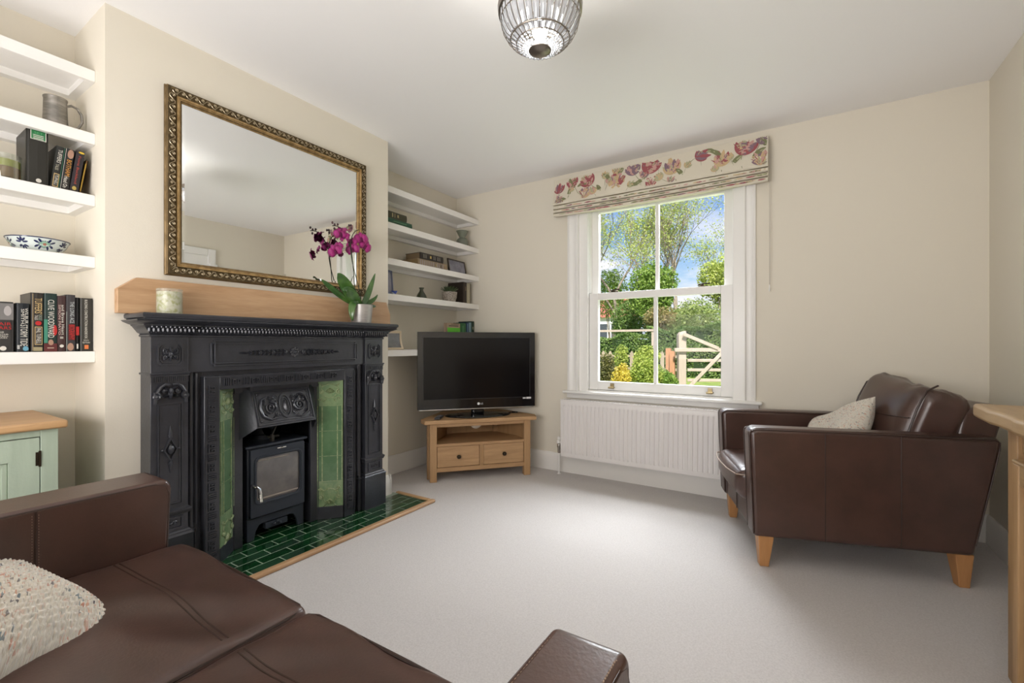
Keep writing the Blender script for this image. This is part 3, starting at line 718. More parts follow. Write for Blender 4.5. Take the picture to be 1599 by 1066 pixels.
orc = thing('potted_orchid', 'magenta moth orchid in a silver-grey pot on right end of mantel', 'plant', (-2.225, 1.800, 1.155))
M_pot = mat('brushed_silver_pot', (.36, .345, .33), .42, .6, noise=((.45, .43, .41), 18, .4, .6, (1, 1, 12)))
m = MB(); m.lathe([(0, 0), (.056, 0), (.058, .006), (.066, .110), (.064, .112), (.061, .108), (.055, .02), (0, .02)], n=36, cap=False); m.build('pot', M_pot, orc, local=True)
m = MB(); m.lathe([(0, .098), (.061, .096)], n=20, cap=False); m.build('bark_compost', mat('bark', (.05, .03, .015), .9, bump=(80, .8)), orc, local=True)
M_leaf = mat('glossy_orchid_leaf', (.030, .085, .018), .28, coat=.3, noise=((.07, .15, .03), 14, .4, .6), bump=(30, .1))
def oleaf(pts, W, fold=.25):
    """strap leaf through pts (local)"""
    P_ = [Vector(p) for p in pts]; k = 14; vs = []; fs = []
    def bez(t):
        q = P_[:]
        while len(q) > 1: q = [q[i].lerp(q[i+1], t) for i in range(len(q)-1)]
        return q[0]
    view = Vector((.62, -.70, .15))
    for i in range(k+1):
        t = i/k; p = bez(t); d = (bez(min(1, t+.02))-bez(max(0, t-.02))).normalized()
        s = d.cross(view); s = s.normalized() if s.length > 1e-4 else Vector((0, 1, 0)); nn = s.cross(d)
        if nn.dot(view) < 0: nn = -nn
        wd = W*max(.02, math.sin(PI*min(1, .12+.86*t))**.75)
        for a in (-1, -.5, 0, .5, 1): vs.append(p+s*(wd*a*.5)+nn*(abs(a)*wd*fold*.5))
    for i in range(k):
        for j in range(4): fs.append((i*5+j, i*5+j+1, i*5+j+6, i*5+j+5))
    m = MB(); m.add(vs, fs); m.build('orchid_leaf', M_leaf, orc, local=True, smooth=True, solid=.0018)
zt = .10
oleaf([(0, 0, zt), (.0, -.08, .16), (.0, -.14, .27), (.01, -.175, .275)], .072)
oleaf([(0, -.005, zt), (.02, -.07, .14), (.03, -.12, .21), (.03, -.15, .18)], .062)
oleaf([(0, .0, zt), (.0, .03, .12), (.0, .07, .22), (.0, .105, .315)], .036)
oleaf([(0, .01, zt), (.0, .04, .13), (.0, .09, .13), (.0, .125, .185)], .030)
oleaf([(0, -.02, zt), (.03, -.09, .16), (.035, -.105, .06), (.03, -.085, .012)], .042)
oleaf([(-.02, -.01, zt), (-.04, -.12, .15), (-.05, -.20, .22), (-.05, -.235, .24)], .034)
oleaf([(-.02, .02, zt), (-.03, .08, .11), (-.04, .12, .115), (-.045, .15, .115)], .028)
M_stem = mat('dark_green_stem', (.035, .045, .02), .5)
def curve3(pts, n=16):
    P_ = [Vector(p) for p in pts]; o = []
    for i in range(n+1):
        q = P_[:]; t = i/n
        while len(q) > 1: q = [q[i_].lerp(q[i_+1], t) for i_ in range(len(q)-1)]
        o.append(q[0])
    return o
sA = curve3([(0, -.02, zt), (0, -.09, .28), (0, -.02, .44), (0, -.11, .58), (.0, -.20, .545)])
sB = curve3([(0, -.005, zt), (0, .02, .22), (0, -.12, .36), (0, -.10, .54), (0, -.02, .56)])
m = MB(); m.tube(sA, .0026, 6); m.build('flower_stem', M_stem, orc, local=True)
m = MB(); m.tube(sB, .0026, 6); m.build('flower_stem', M_stem, orc, local=True)
M_pet = mat('magenta_petal', (.23, .004, .10), .5, sheen=.2, noise=((.34, .012, .17), 30, .4, .6))
M_petc = mat('deep_magenta_throat', (.10, .0, .04), .5)
def flower(c, face, s=1.0, roll=0):
    zax = Vector(face).normalized(); x_ = Vector((0, 0, 1)).cross(zax).normalized(); y_ = zax.cross(x_)
    R = Matrix((x_, y_, zax)).transposed().to_4x4(); M = Matrix.Translation(c) @ R @ Matrix.Rotation(roll, 4, 'Z') @ Matrix.Scale(s, 4)
    m = MB()
    def petal(ang, L, W, lift=.006):
        k = 6; vs = []; fs = []
        for i in range(k+1):
            t = i/k; wd = W*math.sin(PI*min(.97, .08+.9*t))**.6
            for a in (-1, -.5, 0, .5, 1):
                r = L*t; xx = wd*a*.5; zz = lift*math.sin(t*PI)+.004*(1-abs(a))*(t)-.004*t*t
                vs.append((r*math.cos(ang)-xx*math.sin(ang), r*math.sin(ang)+xx*math.cos(ang), zz))
        for i in range(k):
            for j in range(4): fs.append((i*5+j, i*5+j+1, i*5+j+6, i*5+j+5))
        m.add(vs, fs, M)
    for a, L, W in ((PI/2, .036, .026), (PI/2+2.2, .036, .024), (PI/2-2.2, .036, .024)): petal(a, L, W)
    for a in (PI*.98, .02): petal(a, .038, .046, .010)
    f = m.build('flower', M_pet, orc, local=True, smooth=True, solid=.0008)
    m = MB(); m.sphere((0, -.004, .007), (.006, .008, .006), 8, 6, M=M); m.sphere((0, -.013, .006), (.009, .006, .004), 8, 6, M=M); m.sphere((0, .004, .006), (.003, .004, .004), 6, 4, M=M)
    m.build('throat', M_petc, f, local=True)
view = (.62, -.70, -.3)
for c_, fc, s_, rl in (((.0, -.148, .512), (.9, -.3, .1), 1.05, .2), ((.0, -.118, .497), (.3, -.9, .3), .9, .4), ((.0, -.182, .405), (.8, -.6, -.2), 1.1, .5), ((-.01, -.152, .440), (.4, -.9, .2), .8, -.2),
                       ((.0, -.10, .47), (.6, .5, 0), .8, 1.0), ((.02, -.018, .505), (.8, -.4, .1), 1.15, .1), ((.02, .012, .465), (.9, -.2, -.1), 1.1, -.5), ((.0, -.062, .437), (.7, -.7, -.1), 1.1, .3), ((.0, -.062, .480), (.5, -.8, .2), .8, .1), ((.0, -.135, .535), (.4, -.5, .7), .8, 0)):
    flower(c_, fc, s_, rl)
M_bud = mat('dark_orchid_bud', (.06, .03, .035), .5)
for p in ((0, -.185, .555), (0, -.200, .563), (0, -.187, .532), (0, -.165, .560), (0, -.075, .575), (0, -.088, .572), (0, -.073, .560)):
    m = MB(); m.sphere(p, (.006, .006, .008), 8, 6); m.build('bud', M_bud, orc, local=True)

# ------------------------------------------------------------------ mirror
M_goldside = mat('dull_gold_edge', (.24, .165, .08), .45, .6, noise=((.13, .085, .035), 20, .4, .65))
mir = thing('wall_mirror', 'large rectangular mirror with ornate antique gold frame above the mantel', 'mirror', (XC, 1.372, 1.332))
Y0, Y1, Z0, Z1 = .842, 1.912, 1.336, 2.164; XM = XC+.002
def frame_band(name, d0, d1, prof, mt):
    """prof: list of (d, h) d inwards from outer edge, h proud of wall"""
    m = MB(); vs = []
    for d, h in prof: vs += [(XM+h, Y0+d, Z0+d), (XM+h, Y1-d, Z0+d), (XM+h, Y1-d, Z1-d), (XM+h, Y0+d, Z1-d)]
    fs = []
    for j in range(len(prof)-1):
        for i in range(4): fs.append((j*4+i, j*4+(i+1) % 4, (j+1)*4+(i+1) % 4, (j+1)*4+i))
    m.add(vs, fs); return m.build(name, mt, mir, smooth=False)
frame_band('outer_frame', 0, 0, [(.0, 0), (-.003, .003), (-.003, .012), (.001, .016), (.0, .026), (.002, .029)], M_goldside)
frame_band('ornate_band', 0, 0, [(.002, .029), (.008, .030), (.030, .026), (.037, .023)], M_golddark)
frame_band('inner_frame', 0, 0, [(.037, .023), (.037, .031), (.045, .031), (.047, .027), (.050, .027), (.051, .023), (.058, .019), (.060, .014)], M_gold)

def orn(p0, p1, inward):
    p0 = Vector(p0); p1 = Vector(p1); L = (p1-p0).length; u = (p1-p0)/L; v = Vector(inward)
    F_ = lambda a, b, c: p0+u*a+v*b+Vector((c, 0, 0))
    m = MB(); n = max(2, round(L/.052)); st_ = L/n; h_ = .0285
    m.tube([F_(a, .0195+.0105*math.sin(2*PI*a/st_), h_+.0015) for a in np.linspace(0, L, n*12+1)], [.0016]*(n*12+1), 4)
    for i in range(2*n):
        sg = 1 if i % 2 else -1; s0 = (i+.5)*st_/2
        scroll(m, F_, s0, .0195+sg*.0035, .0075, 1.3, sg, -sg*PI/2, .0015, h_+.001, 10)
        m.sphere(F_(s0, .0195+sg*.0035, h_+.001), (.002, .0026, .0026), 5, 3)
        for q in (-1, 0, 1): m.sphere(F_(s0+q*.0055, .0195-sg*.0125, h_-.0005), (.0016, .0022, .0018), 5, 3)
    m.build('scroll_ornament', M_silvergold, mir, kind='stuff')
orn((XM, Y0+.02, Z1-.0), (XM, Y1-.02, Z1), (0, 0, -1)); orn((XM, Y0+.02, Z0), (XM, Y1-.02, Z0), (0, 0, 1))
orn((XM, Y0, Z0+.03), (XM, Y0, Z1-.03), (0, 1, 0)); orn((XM, Y1, Z0+.03), (XM, Y1, Z1-.03), (0, -1, 0))
m = MB(); d = .0535
for a in np.arange(Y0+.056, Y1-.056, .0058): m.sphere((XM+.0235, a, Z0+d), .0023, 5, 3); m.sphere((XM+.0235, a, Z1-d), .0023, 5, 3)
for a in np.arange(Z0+.056, Z1-.056, .0058): m.sphere((XM+.0235, Y0+d, a), .0023, 5, 3); m.sphere((XM+.0235, Y1-d, a), .0023, 5, 3)
m.build('beading', M_golddark, mir, kind='stuff')
m = MB(); g0 = .060; bv = .010
m.add([(XM+.018, Y0+g0, Z0+g0), (XM+.013, Y1-g0, Z0+g0), (XM+.013, Y1-g0, Z1-g0), (XM+.018, Y0+g0, Z1-g0),
       (XM+.0188, Y0+g0+bv, Z0+g0+bv), (XM+.0138, Y1-g0-bv, Z0+g0+bv), (XM+.0138, Y1-g0-bv, Z1-g0-bv), (XM+.0188, Y0+g0+bv, Z1-g0-bv)],
      [(4, 5, 6, 7), (0, 1, 5, 4), (1, 2, 6, 5), (2, 3, 7, 6), (3, 0, 4, 7)])
m.build('mirror_glass', M_mirror, mir, smooth=False)
# ------------------------------------------------------------------ television stand (local: x along the front, y towards the corner)
A48 = math.radians(48.3)
ts = thing('television_stand', 'light oak corner television stand with open shelf and two drawers', 'television stand', (-2.038, 2.772, 0), A48)
def lb(name, boxes, mt, par, **k):
    m = MB()
    for b in boxes: m.box(*b)
    return m.build(name, mt, par, local=True, **k)
m = MB(); m.prism([(-.432, -.028), (.432, -.028), (.455, .07), (.245, .455), (-.245, .455), (-.455, .07)], lambda a, b, c: (a, b, c), .434, .464)
m.build('stand_top', M_oakx, ts, local=True, bevel=.006, seg=3)
for x in (-.392, .340): lb('leg', [(x, x+.052, 0, .05, 0, .434)], M_oakz, ts, bevel=.003)
for x in (-.225, .18): lb('leg', [(x, x+.045, .38, .425, 0, .434)], M_oakz, ts, bevel=.003)
for x in (-.405, .37): lb('leg', [(x, x+.035, .085, .12, 0, .434)], M_oakz, ts, bevel=.003)
lb('top_rail', [(-.34, .34, .006, .03, .408, .434)], M_oakx, ts)
lb('shelf_board', [(-.34, .34, .004, .10, .262, .282)], M_oakx, ts)
m = MB(); m.prism([(-.34, .10), (.34, .10), (.2, .40), (-.2, .40)], lambda a, b, c: (a, b, c), .262, .282); m.build('shelf_deck', M_oakx, ts, local=True)
lb('bottom_rail', [(-.34, .34, .006, .03, .072, .104)], M_oakx, ts)
lb('divider', [(-.014, .014, .006, .04, .104, .262)], M_oakz, ts)
m = MB(); m.prism([(-.34, .03), (.34, .03), (.2, .40), (-.2, .40)], lambda a, b, c: (a, b, c), .085, .095); m.build('base_board', M_oakx, ts, local=True)
for s_ in (-1, 1):
    m = MB(); m.prism([(s_*.385, .04), (s_*.400, .05), (s_*.222, .405), (s_*.207, .40)], lambda a, b, c: (a, b, c), .085, .434); m.build('side_panel', M_oakz, ts, local=True)
lb('back_panel', [(-.21, .21, .40, .408, .085, .434)], M_oakz, ts)
for x0, x1 in ((-.337, -.017), (.017, .337)):
    d_ = lb('drawer', [(x0, x1, .008, .024, .107, .259)], M_oakx, ts, bevel=.0015, label='oak drawer front with grain running across')
    xc = (x0+x1)/2
    m = MB(); m.lathe([(.006, 0), (.006, .010), (.015, .016), (.016, .022), (.012, .027), (0, .028)], n=16, M=Matrix.Translation((xc, .008, .183)) @ Matrix.Rotation(PI/2, 4, 'X'), cap=False)
    m.build('knob', M_knob, d_, local=True)
# television
TY = .135
tv = thing('television', 'large gloss black flat screen television on oval pedestal, switched off', 'television', (-2.038-TY*math.sin(A48), 2.772+TY*math.cos(A48), .464), A48)
z0, z1, hw = .058, .660, .474
m = MB(); m.box(-hw, hw, 0, .05, z0, z1); m.box(-hw*.8, hw*.8, .05, .085, z0+.06, z1-.08); m.build('television_casing', M_black, tv, local=True, bevel=.004)
m = MB(); F = lambda a, b, c: (a, -c, b)
ringframe(m, [(-hw+.002, z0+.002), (hw-.002, z0+.002), (hw-.002, z1-.002), (-hw+.002, z1-.002)], [(-hw+.046, z0+.078), (hw-.046, z0+.078), (hw-.046, z1-.044), (-hw+.046, z1-.044)], F, 0, .004)
m.build('bezel', M_black, tv, local=True, smooth=False)
m = MB(); m.box(-hw+.046, hw-.046, -.001, 0, z0+.078, z1-.044); m.build('screen', M_screen, tv, local=True)
m = MB(); ringframe(m, [(-hw+.044, z0+.076), (hw-.044, z0+.076), (hw-.044, z1-.042), (-hw+.044, z1-.042)], [(-hw+.046, z0+.078), (hw-.046, z0+.078), (hw-.046, z1-.044), (-hw+.046, z1-.044)], F, .001, .0055)
m.build('screen_edge', mat('dark_grey_edge', (.05, .05, .052), .3), tv, local=True)
m = MB(); m.box(-hw+.01, hw-.01, -.005, .0, z0-.006, z0+.001); m.build('silver_trim', M_chrome, tv, local=True, bevel=.002)
M_print = mat('white_print', (.72, .72, .72), .5)
m = MB(); F = lambda a, b: (a, -.0046, b)
m.prism([(.002+.010*math.cos(2*PI*i/20), z0+.036+.010*math.sin(2*PI*i/20)) for i in range(20)], lambda a, b, c: (a, -.0041-c, b), 0, .0006)
text_mesh(m, 'LG', F, .016, .038, z0+.029, z0+.043)
m.build('maker_logo', M_print, tv, local=True)
m = MB(); m.prism([(-.003+.003*0+.0016*math.cos(2*PI*i/8), z0+.039+.0016*math.sin(2*PI*i/8)) for i in range(8)], lambda a, b, c: (a, -.0048-c, b), 0, .0003)
m.tube([(.0018, -.0049, z0+.041), (.0018, -.0049, z0+.033), (.006, -.0049, z0+.033)], .0006, 4); m.build('logo_face', M_black, tv, local=True)
m = MB(); m.box(hw-.075, hw-.035, -.0047, -.004, z0+.062, z0+.076); m.box(hw-.105, hw-.080, -.0047, -.004, z0+.064, z0+.073); m.build('energy_sticker', M_print, tv, local=True)
m = MB(); m.box(-.052, .052, .0, .05, .008, .075); m.build('neck', M_black, tv, local=True, bevel=.02, seg=4)
m = MB(); m.lathe([(0, 0), (.26, 0), (.265, .004), (.255, .010), (.1, .014), (0, .014)], n=48, cap=False, M=Matrix.Translation((0, .01, 0)) @ Matrix.Diagonal((1, .53, 1, 1))); m.build('pedestal', M_black, tv, local=True)
wpt = lambda x, y, z: tuple(Matrix.Translation((-2.038, 2.772, 0)) @ Matrix.Rotation(A48, 4, 'Z') @ Vector((x, y, z)))
rm = thing('remote_control', 'dark grey remote control lying left of the television pedestal', 'remote control', wpt(-.315, .07, .464), A48+math.radians(70))
m = MB(); m.box(-.07, .07, -.022, .022, 0, .018); m.build('remote_body', mat('dark_grey_plastic', (.03, .03, .032), .4), rm, local=True, bevel=.006)
m = MB()
for i in range(6):
    for j in (-.011, 0, .011): m.box(-.05+i*.018, -.04+i*.018, j-.003, j+.003, .018, .020)
m.build('button', mat('grey_buttons', (.15, .15, .15), .5), rm, local=True, kind='stuff')
m = MB(); m.tube([wpt(*p) for p in ((.06, .20, .475), (.14, .23, .470), (.20, .20, .469), (.27, .18, .469), (.30, .17, .471))], .0035, 6); m.tube([wpt(.29, .175, .472), wpt(.335, .16, .472)], .007, 6)
tag(m.build('power_cable', M_black), 'black cable and plug lying on the oak stand beside the television', 'cable')
m = MB(); m.lathe([(0, 0), (.045, 0), (.048, .008), (.035, .02), (0, .02)], n=24, cap=False, M=Matrix.Translation(wpt(-.03, .085, .420)) @ Matrix.Rotation(A48, 4, 'Z') @ Matrix.Rotation(PI/2, 4, 'X'))
tag(m.build('cable_grommet', mat('pale_plastic', (.52, .46, .38), .5)), 'pale round disc hanging under the top of the television stand', 'disc')

# ------------------------------------------------------------------ radiator
RY = 3.185
rad = thing('radiator', 'white ribbed panel radiator on the wall below the window', 'radiator', (-.93, RY, .15))
RX0, RX1, RZ0, RZ1 = -1.572, -.285, .150, .592
n = 39; prof = []; wd = (RX1-RX0-.05)/n
prof.append((RX0, 0))
for i in range(n):
    a = RX0+.025+i*wd; prof += [(a, 0), (a+wd*.12, .0085), (a+wd*.26, .0085), (a+wd*.40, 0)]
prof.append((RX1, 0))
m = MB(); vs = []; fs = []; L = len(prof)
rows = [(RZ0, 0), (RZ0+.030, 0), (RZ0+.042, 1), (RZ1-.052, 1), (RZ1-.040, 0), (RZ1-.012, 0), (RZ1-.003, -.3)]
for z, k in rows:
    for x, d in prof: vs.append((x, RY+(d*k if k >= 0 else .004), z))
for j in range(len(rows)-1):
    for i in range(L-1): fs.append((j*L+i, j*L+i+1, (j+1)*L+i+1, (j+1)*L+i))
m.add(vs, fs); m.build('front_panel', M_radiator, rad)
m = MB(); m.box(RX0, RX1, RY+.012, RY+.05, RZ0+.005, RZ1-.012); m.box(RX0-.003, RX0+.001, RY, RY+.062, RZ0, RZ1-.002); m.box(RX1-.001, RX1+.003, RY, RY+.062, RZ0, RZ1-.002)
m.build('side_cover', M_radiator, rad, bevel=.002)
m = MB(); m.box(RX0-.004, RX1+.004, RY-.001, RY+.006, RZ1-.004, RZ1+.004); m.box(RX0-.004, RX1+.004, RY+.056, RY+.064, RZ1-.004, RZ1+.004)
for i in range(64): x = RX0+.01+i*(RX1-RX0-.02)/63; m.box(x-.002, x+.002, RY+.006, RY+.056, RZ1-.003, RZ1+.002)
m.build('top_grille', M_radiator, rad)
m = MB(); m.box(RX0+.2, RX0+.23, RY+.06, YF-.001, RZ0+.05, RZ1-.05); m.box(RX1-.23, RX1-.2, RY+.06, YF-.001, RZ0+.05, RZ1-.05); m.build('bracket', M_radiator, rad)
m = MB(); vx = RX0-.030; m.lathe([(.010, .165), (.012, .175), (.012, .205), (.016, .21), (.016, .235), (.010, .24)], (vx, RY+.03, 0), 12); m.tube([(vx, RY+.03, .19), (RX0+.005, RY+.03, .19)], .009, 10); m.build('valve', M_chrome, rad)
m = MB(); m.lathe([(.012, .24), (.019, .243), (.020, .262), (.012, .268), (.010, .272), (.015, .276), (.015, .290), (.008, .296)], (vx, RY+.03, 0), 14); m.build('valve_cap', M_white, rad)
m = MB(); m.lathe([(.0075, 0), (.0075, .165)], (vx, RY+.03, 0), 10); m.lathe([(.016, 0), (.012, .006)], (vx, RY+.03, 0), 12); m.build('feed_pipe', M_white, rad)

# ------------------------------------------------------------------ roman blind
bl = thing('roman_blind', 'cream roman blind printed with crimson and purple tulips, drawn up above window', 'blind', (-.9, 3.24, 2.045))
M_lin = mat('cream_linen', (.66, .61, .50), .85, bump=(500, .25, 2.0))
BX0, BX1 = -1.645, -.155
def bwave(u): return .0015*math.sin(u*19)+.001*math.sin(u*41+1)
m = MB()
NU = 60
def bsec(pts):   # pts (y, z) section; sag along x
    vs = []; fs = []
    for i in range(NU+1):
        u = i/NU; x = BX0+(BX1-BX0)*u; sag = -.006*math.sin(PI*u)
        for k, (y, z) in enumerate(pts): vs.append((x, y+bwave(u+k*.1), z+(sag if z < 2.12 else 0)))
    n_ = len(pts)
    for i in range(NU):
        for k in range(n_-1): fs.append((i*n_+k, (i+1)*n_+k, (i+1)*n_+k+1, i*n_+k+1))
    m.add(vs, fs)
m.box(BX0, BX1, 3.228, YF, 2.300, 2.335)
bsec([(3.222, 2.338), (3.216, 2.28), (3.203, 2.2), (3.190, 2.155), (3.188, 2.140), (3.194, 2.132), (3.232, 2.138)])
bsec([(3.232, 2.136), (3.200, 2.128), (3.194, 2.120), (3.193, 2.108), (3.199, 2.102), (3.234, 2.108)])
bsec([(3.234, 2.106), (3.205, 2.098), (3.199, 2.091), (3.198, 2.080), (3.204, 2.075), (3.234, 2.08)])
bsec([(3.234, 2.078), (3.210, 2.071), (3.204, 2.065), (3.203, 2.051), (3.209, 2.045), (3.234, 2.05), (3.262, 2.055), (3.262, 2.33)])
for x in (BX0, BX1): m.box(x-.001, x+.001, 3.226, 3.275, 2.13, 2.335); m.box(x-.001, x+.001, 3.200, 3.262, 2.06, 2.13)
blind_cloth = m.build('blind_fabric', M_lin, bl, solid=0)
# printed tulips: flat print lying on the cloth
PRN = [mat('print_crimson', (.31, .09, .10), .85), mat('print_pink', (.52, .31, .27), .85), mat('print_plum', (.22, .145, .18), .85),
       mat('print_green', (.19, .20, .10), .85), mat('print_pale_green', (.40, .40, .25), .85), mat('print_ochre', (.54, .40, .23), .85)]
def surf(x, z):   # y of the cloth surface at (x, z)
    u = (x-BX0)/(BX1-BX0); z_ = z+.006*math.sin(PI*u)*(z < 2.12)
    for pts in ([(3.222, 2.338), (3.216, 2.28), (3.203, 2.2), (3.190, 2.155), (3.188, 2.140)], [(3.194, 2.120), (3.193, 2.108)], [(3.199, 2.091), (3.198, 2.080)], [(3.204, 2.065), (3.203, 2.051)]):
        for (ya, za), (yb, zb) in zip(pts, pts[1:]):
            if zb-1e-6 <= z_ <= za+1e-6:
                t = (za-z_)/(za-zb); return ya+(yb-ya)*t
    return None
pm = MB()
def petal2(cx, cz, ang, L, W, mi, curve=0):
    k = 7; ctr = []; a = ang; x, z = cx, cz
    for i in range(k+1):
        ctr.append((x, z, a)); x += math.cos(a)*L/k; z += math.sin(a)*L/k; a += curve/k
    pm.mi = mi; prevv = None
    for i, (x, z, a) in enumerate(ctr):
        w_ = W*.5*math.sin(PI*min(.98, .06+.92*i/k))**.7
        l = (x-math.sin(a)*w_, z+math.cos(a)*w_); r = (x+math.sin(a)*w_, z-math.cos(a)*w_)
        cur = []
        for p in (l, r):
            y = surf(*p) if BX0+.002 < p[0] < BX1-.002 and p[1] < 2.333 else None
            cur.append(None if y is None else (p[0], y-.0022+.0001*random.random(), p[1]))
        if prevv and None not in cur and None not in prevv and abs(prevv[0][1]-cur[0][1]) < .003 and abs(prevv[1][1]-cur[1][1]) < .003:
            pm.add([prevv[0], prevv[1], cur[1], cur[0]], [(0, 1, 2, 3)])
        prevv = cur
def tulip(x, z, ang, s, pal=(0, 1, 5), n=6):
    for i in range(n):
        q_ = -1+2*i/(n-1); a = ang+.95*q_; petal2(x, z, a, s*random.uniform(.8, 1.05)*(1.1-.2*abs(q_)), s*.31, pal[i % len(pal)], -.75*q_+random.uniform(-.3, .3))
    for i in range(8): a = ang+random.uniform(-.9, .9); petal2(x+s*.12*math.cos(a), z+s*.12*math.sin(a), a, s*.7, s*.07, random.choice((0, 2, 4, 4, 5)), .2)
    petal2(x, z, ang+PI+.2, s*.9, s*.035, 3, random.uniform(-.6, .6))
def leaf2(x, z, a, L, W, c=1.0, mi=3): petal2(x, z, a, L, W, mi, c); petal2(x+.004, z, a, L*.9, W*.3, 4, c)
fl = [(-1.60, 2.235, 1.6, .05, (0, 2, 1)), (-1.47, 2.27, 2.0, .055, (0, 3, 1)), (-1.33, 2.255, 2.2, .065, (0, 1, 0)), (-1.38, 2.16, 1.4, .055, (5, 1, 2)), (-1.13, 2.19, 1.5, .075, (5, 0, 1)),
      (-.99, 2.265, 1.9, .06, (2, 2, 1)), (-.90, 2.255, 1.2, .075, (0, 1, 0)), (-.72, 2.215, 1.8, .07, (5, 1, 2)), (-.58, 2.295, .3, .055, (0, 2)), (-.42, 2.20, 1.5, .06, (5, 0, 1)),
      (-.30, 2.25, 1.2, .07, (0, 2, 1)), (-.19, 2.16, 1.7, .055, (2, 1, 5)), (-1.60, 2.13, 1.3, .04, (2, 5)), (-.87, 2.15, 1.6, .045, (0, 1)), (-1.22, 2.28, 1.5, .035, (4, 5)), (-.80, 2.19, 2.3, .04, (4, 5)), (-.16-.04, 2.30, 1.0, .045, (2, 3))]
for x, z, a, s, p in fl: tulip(x, z-.012, a, s*1.75, p, 7)
for i in range(16): tulip(BX0+.06+i*.093+random.uniform(-.02, .02), 2.15+.06*(i % 3)+random.uniform(-.01, .02), random.uniform(.8, 2.3), random.uniform(.05, .07), random.choice(((4, 5, 4), (4, 5, 1), (2, 1, 4), (5, 1, 4))), 5)
for x, z, a, L, c in ((-1.46, 2.25, 2.6, .07, -1.2), (-1.44, 2.25, .5, .09, -1.0), (-1.18, 2.24, 1.9, .07, .8), (-1.12, 2.28, .7, .05, .5), (-.55, 2.27, 1.3, .09, -2.4), (-.50, 2.31, -.2, .09, -1.4), (-.36, 2.17, 1.2, .08, -1.0),
                      (-.17, 2.27, 1.8, .05, .4), (-.95, 2.17, 2.8, .08, .8), (-1.0, 2.18, .2, .08, .7), (-1.62, 2.15, .6, .07, -1), (-1.25, 2.16, 1.7, .06, .7), (-.24, 2.2, 1.0, .07, -.8), (-.66, 2.17, 1.9, .06, .8), (-1.52, 2.17, 1.2, .06, .6)):
    leaf2(x, z, a, L*1.35, .030, c)
for i in range(170):   # the print showing on the folded pleats
    x = random.uniform(BX0+.03, BX1-.03); z = random.choice((2.114, 2.0855, 2.058))+random.uniform(-.002, .002)-.006*math.sin(PI*(x-BX0+.03)/(BX1-BX0))
    mi = random.choice((0, 0, 1, 1, 2, 3, 3, 4, 5))
    petal2(x, z, random.uniform(-.05, .05), random.uniform(.03, .07), .0085, mi, 0)
pm.build('printed_flowers', PRN, bl, smooth=False, kind='stuff')
cd = thing('blind_cord', 'thin pale pull cord hanging beside the right edge of blind', 'cord', (-.150, 3.262, 1.36))
m = MB(); m.tube([(-.150, 3.262, 2.32), (-.150, 3.262, 1.40)], .0014, 6); m.tube([(-.143, 3.264, 2.32), (-.148, 3.263, 1.40)], .0012, 6); m.build('string', mat('pale_cord', (.50, .46, .40), .7), cd)
m = MB(); m.lathe([(.001, .045), (.003, .035), (.0045, .005), (.003, 0)], (-.150, 3.262, 1.362), 8); m.build('toggle', M_white, cd)

# ------------------------------------------------------------------ leather seating
def softbox(hx, hy, hz_, r, bx=0, by=0, bz=0, n=16, wr=0, seed=0):
    """rounded, crowned cushion: half sizes, corner radius, bulges"""
    vs = []; fs = []; idx = {}
    rng = np.random.default_rng(seed); ph = rng.uniform(0, 6.28, 8); fq = rng.uniform(3, 9, 8)
    def pt(x, y, z):
        k = (round(x, 4), round(y, 4), round(z, 4))
        if k in idx: return idx[k]
        p = Vector((x*hx, y*hy, z*hz_)); q = Vector((max(-hx+r, min(hx-r, p.x)), max(-hy+r, min(hy-r, p.y)), max(-hz_+r, min(hz_-r, p.z))))
        d = p-q
        o = q+d.normalized()*r if d.length > 1e-9 else p
        o.z += math.copysign(1, z)*bz*(1-x*x)*(1-y*y) if abs(z) > .001 else 0
        o.y += math.copysign(1, y)*by*(1-x*x)*(1-z*z) if abs(y) > .001 else 0
        o.x += math.copysign(1, x)*bx*(1-y*y)*(1-z*z) if abs(x) > .001 else 0
        if wr:
            w_ = sum(math.sin(fq[i]*x+ph[i]+2.2*math.sin(fq[i-1]*y)) for i in range(4))*.25
            w2 = sum(math.sin(fq[i]*2.3*y+ph[i]+1.7*math.sin(fq[i-1]*x)) for i in range(4, 7))*.2
            o.z += wr*(w_+w2)*(1-.4*abs(x))*max(0, abs(z)); o.y += wr*.5*w_*abs(y)
        vs.append(tuple(o)); idx[k] = len(vs)-1; return idx[k]
    t = [math.sin(PI/2*(2*i/n-1)*.999) for i in range(n+1)]; t[0] = -1; t[-1] = 1
    for ax in range(3):
        for sg in (-1, 1):
            for i in range(n):
                for j in range(n):
                    q = []
                    for a, b in ((t[i], t[j]), (t[i+1], t[j]), (t[i+1], t[j+1]), (t[i], t[j+1])):
                        c = [0, 0, 0]; c[ax] = sg; c[(ax+1) % 3] = a; c[(ax+2) % 3] = b; q.append(pt(*c))
                    fs.append(tuple(q if sg > 0 else q[::-1]))
    return vs, fs
def soft(name, c, h, r, par, M=None, mt=None, n=18, label=None, **k):
    vs, fs = softbox(*h, r, n=n, **k); m = MB(); m.add(vs, fs, Matrix.Translation(c) @ (M or Matrix.Identity(4)))
    return m.build(name, mt or M_leather, par, local=True, smooth=True, label=label)
def arm_panel(par, prof, x0, x1, swap, name='arm', bev=.022):
    """prof in (depth, z); extruded across the width; swap: depth along local x (True) or y"""
    m = MB(); fn = (lambda a, b, c: (a, c, b)) if swap else (lambda a, b, c: (c, a, b))
    m.prism(prof, fn, x0, x1); return m.build(name, M_leather, par, local=True, bevel=bev, seg=4)
def piping(par, pts, rad=.0035, mt=None, name='piping'):
    m = MB(); m.tube(pts, rad, 6); return m.build(name, mt or M_leather2, par, local=True)
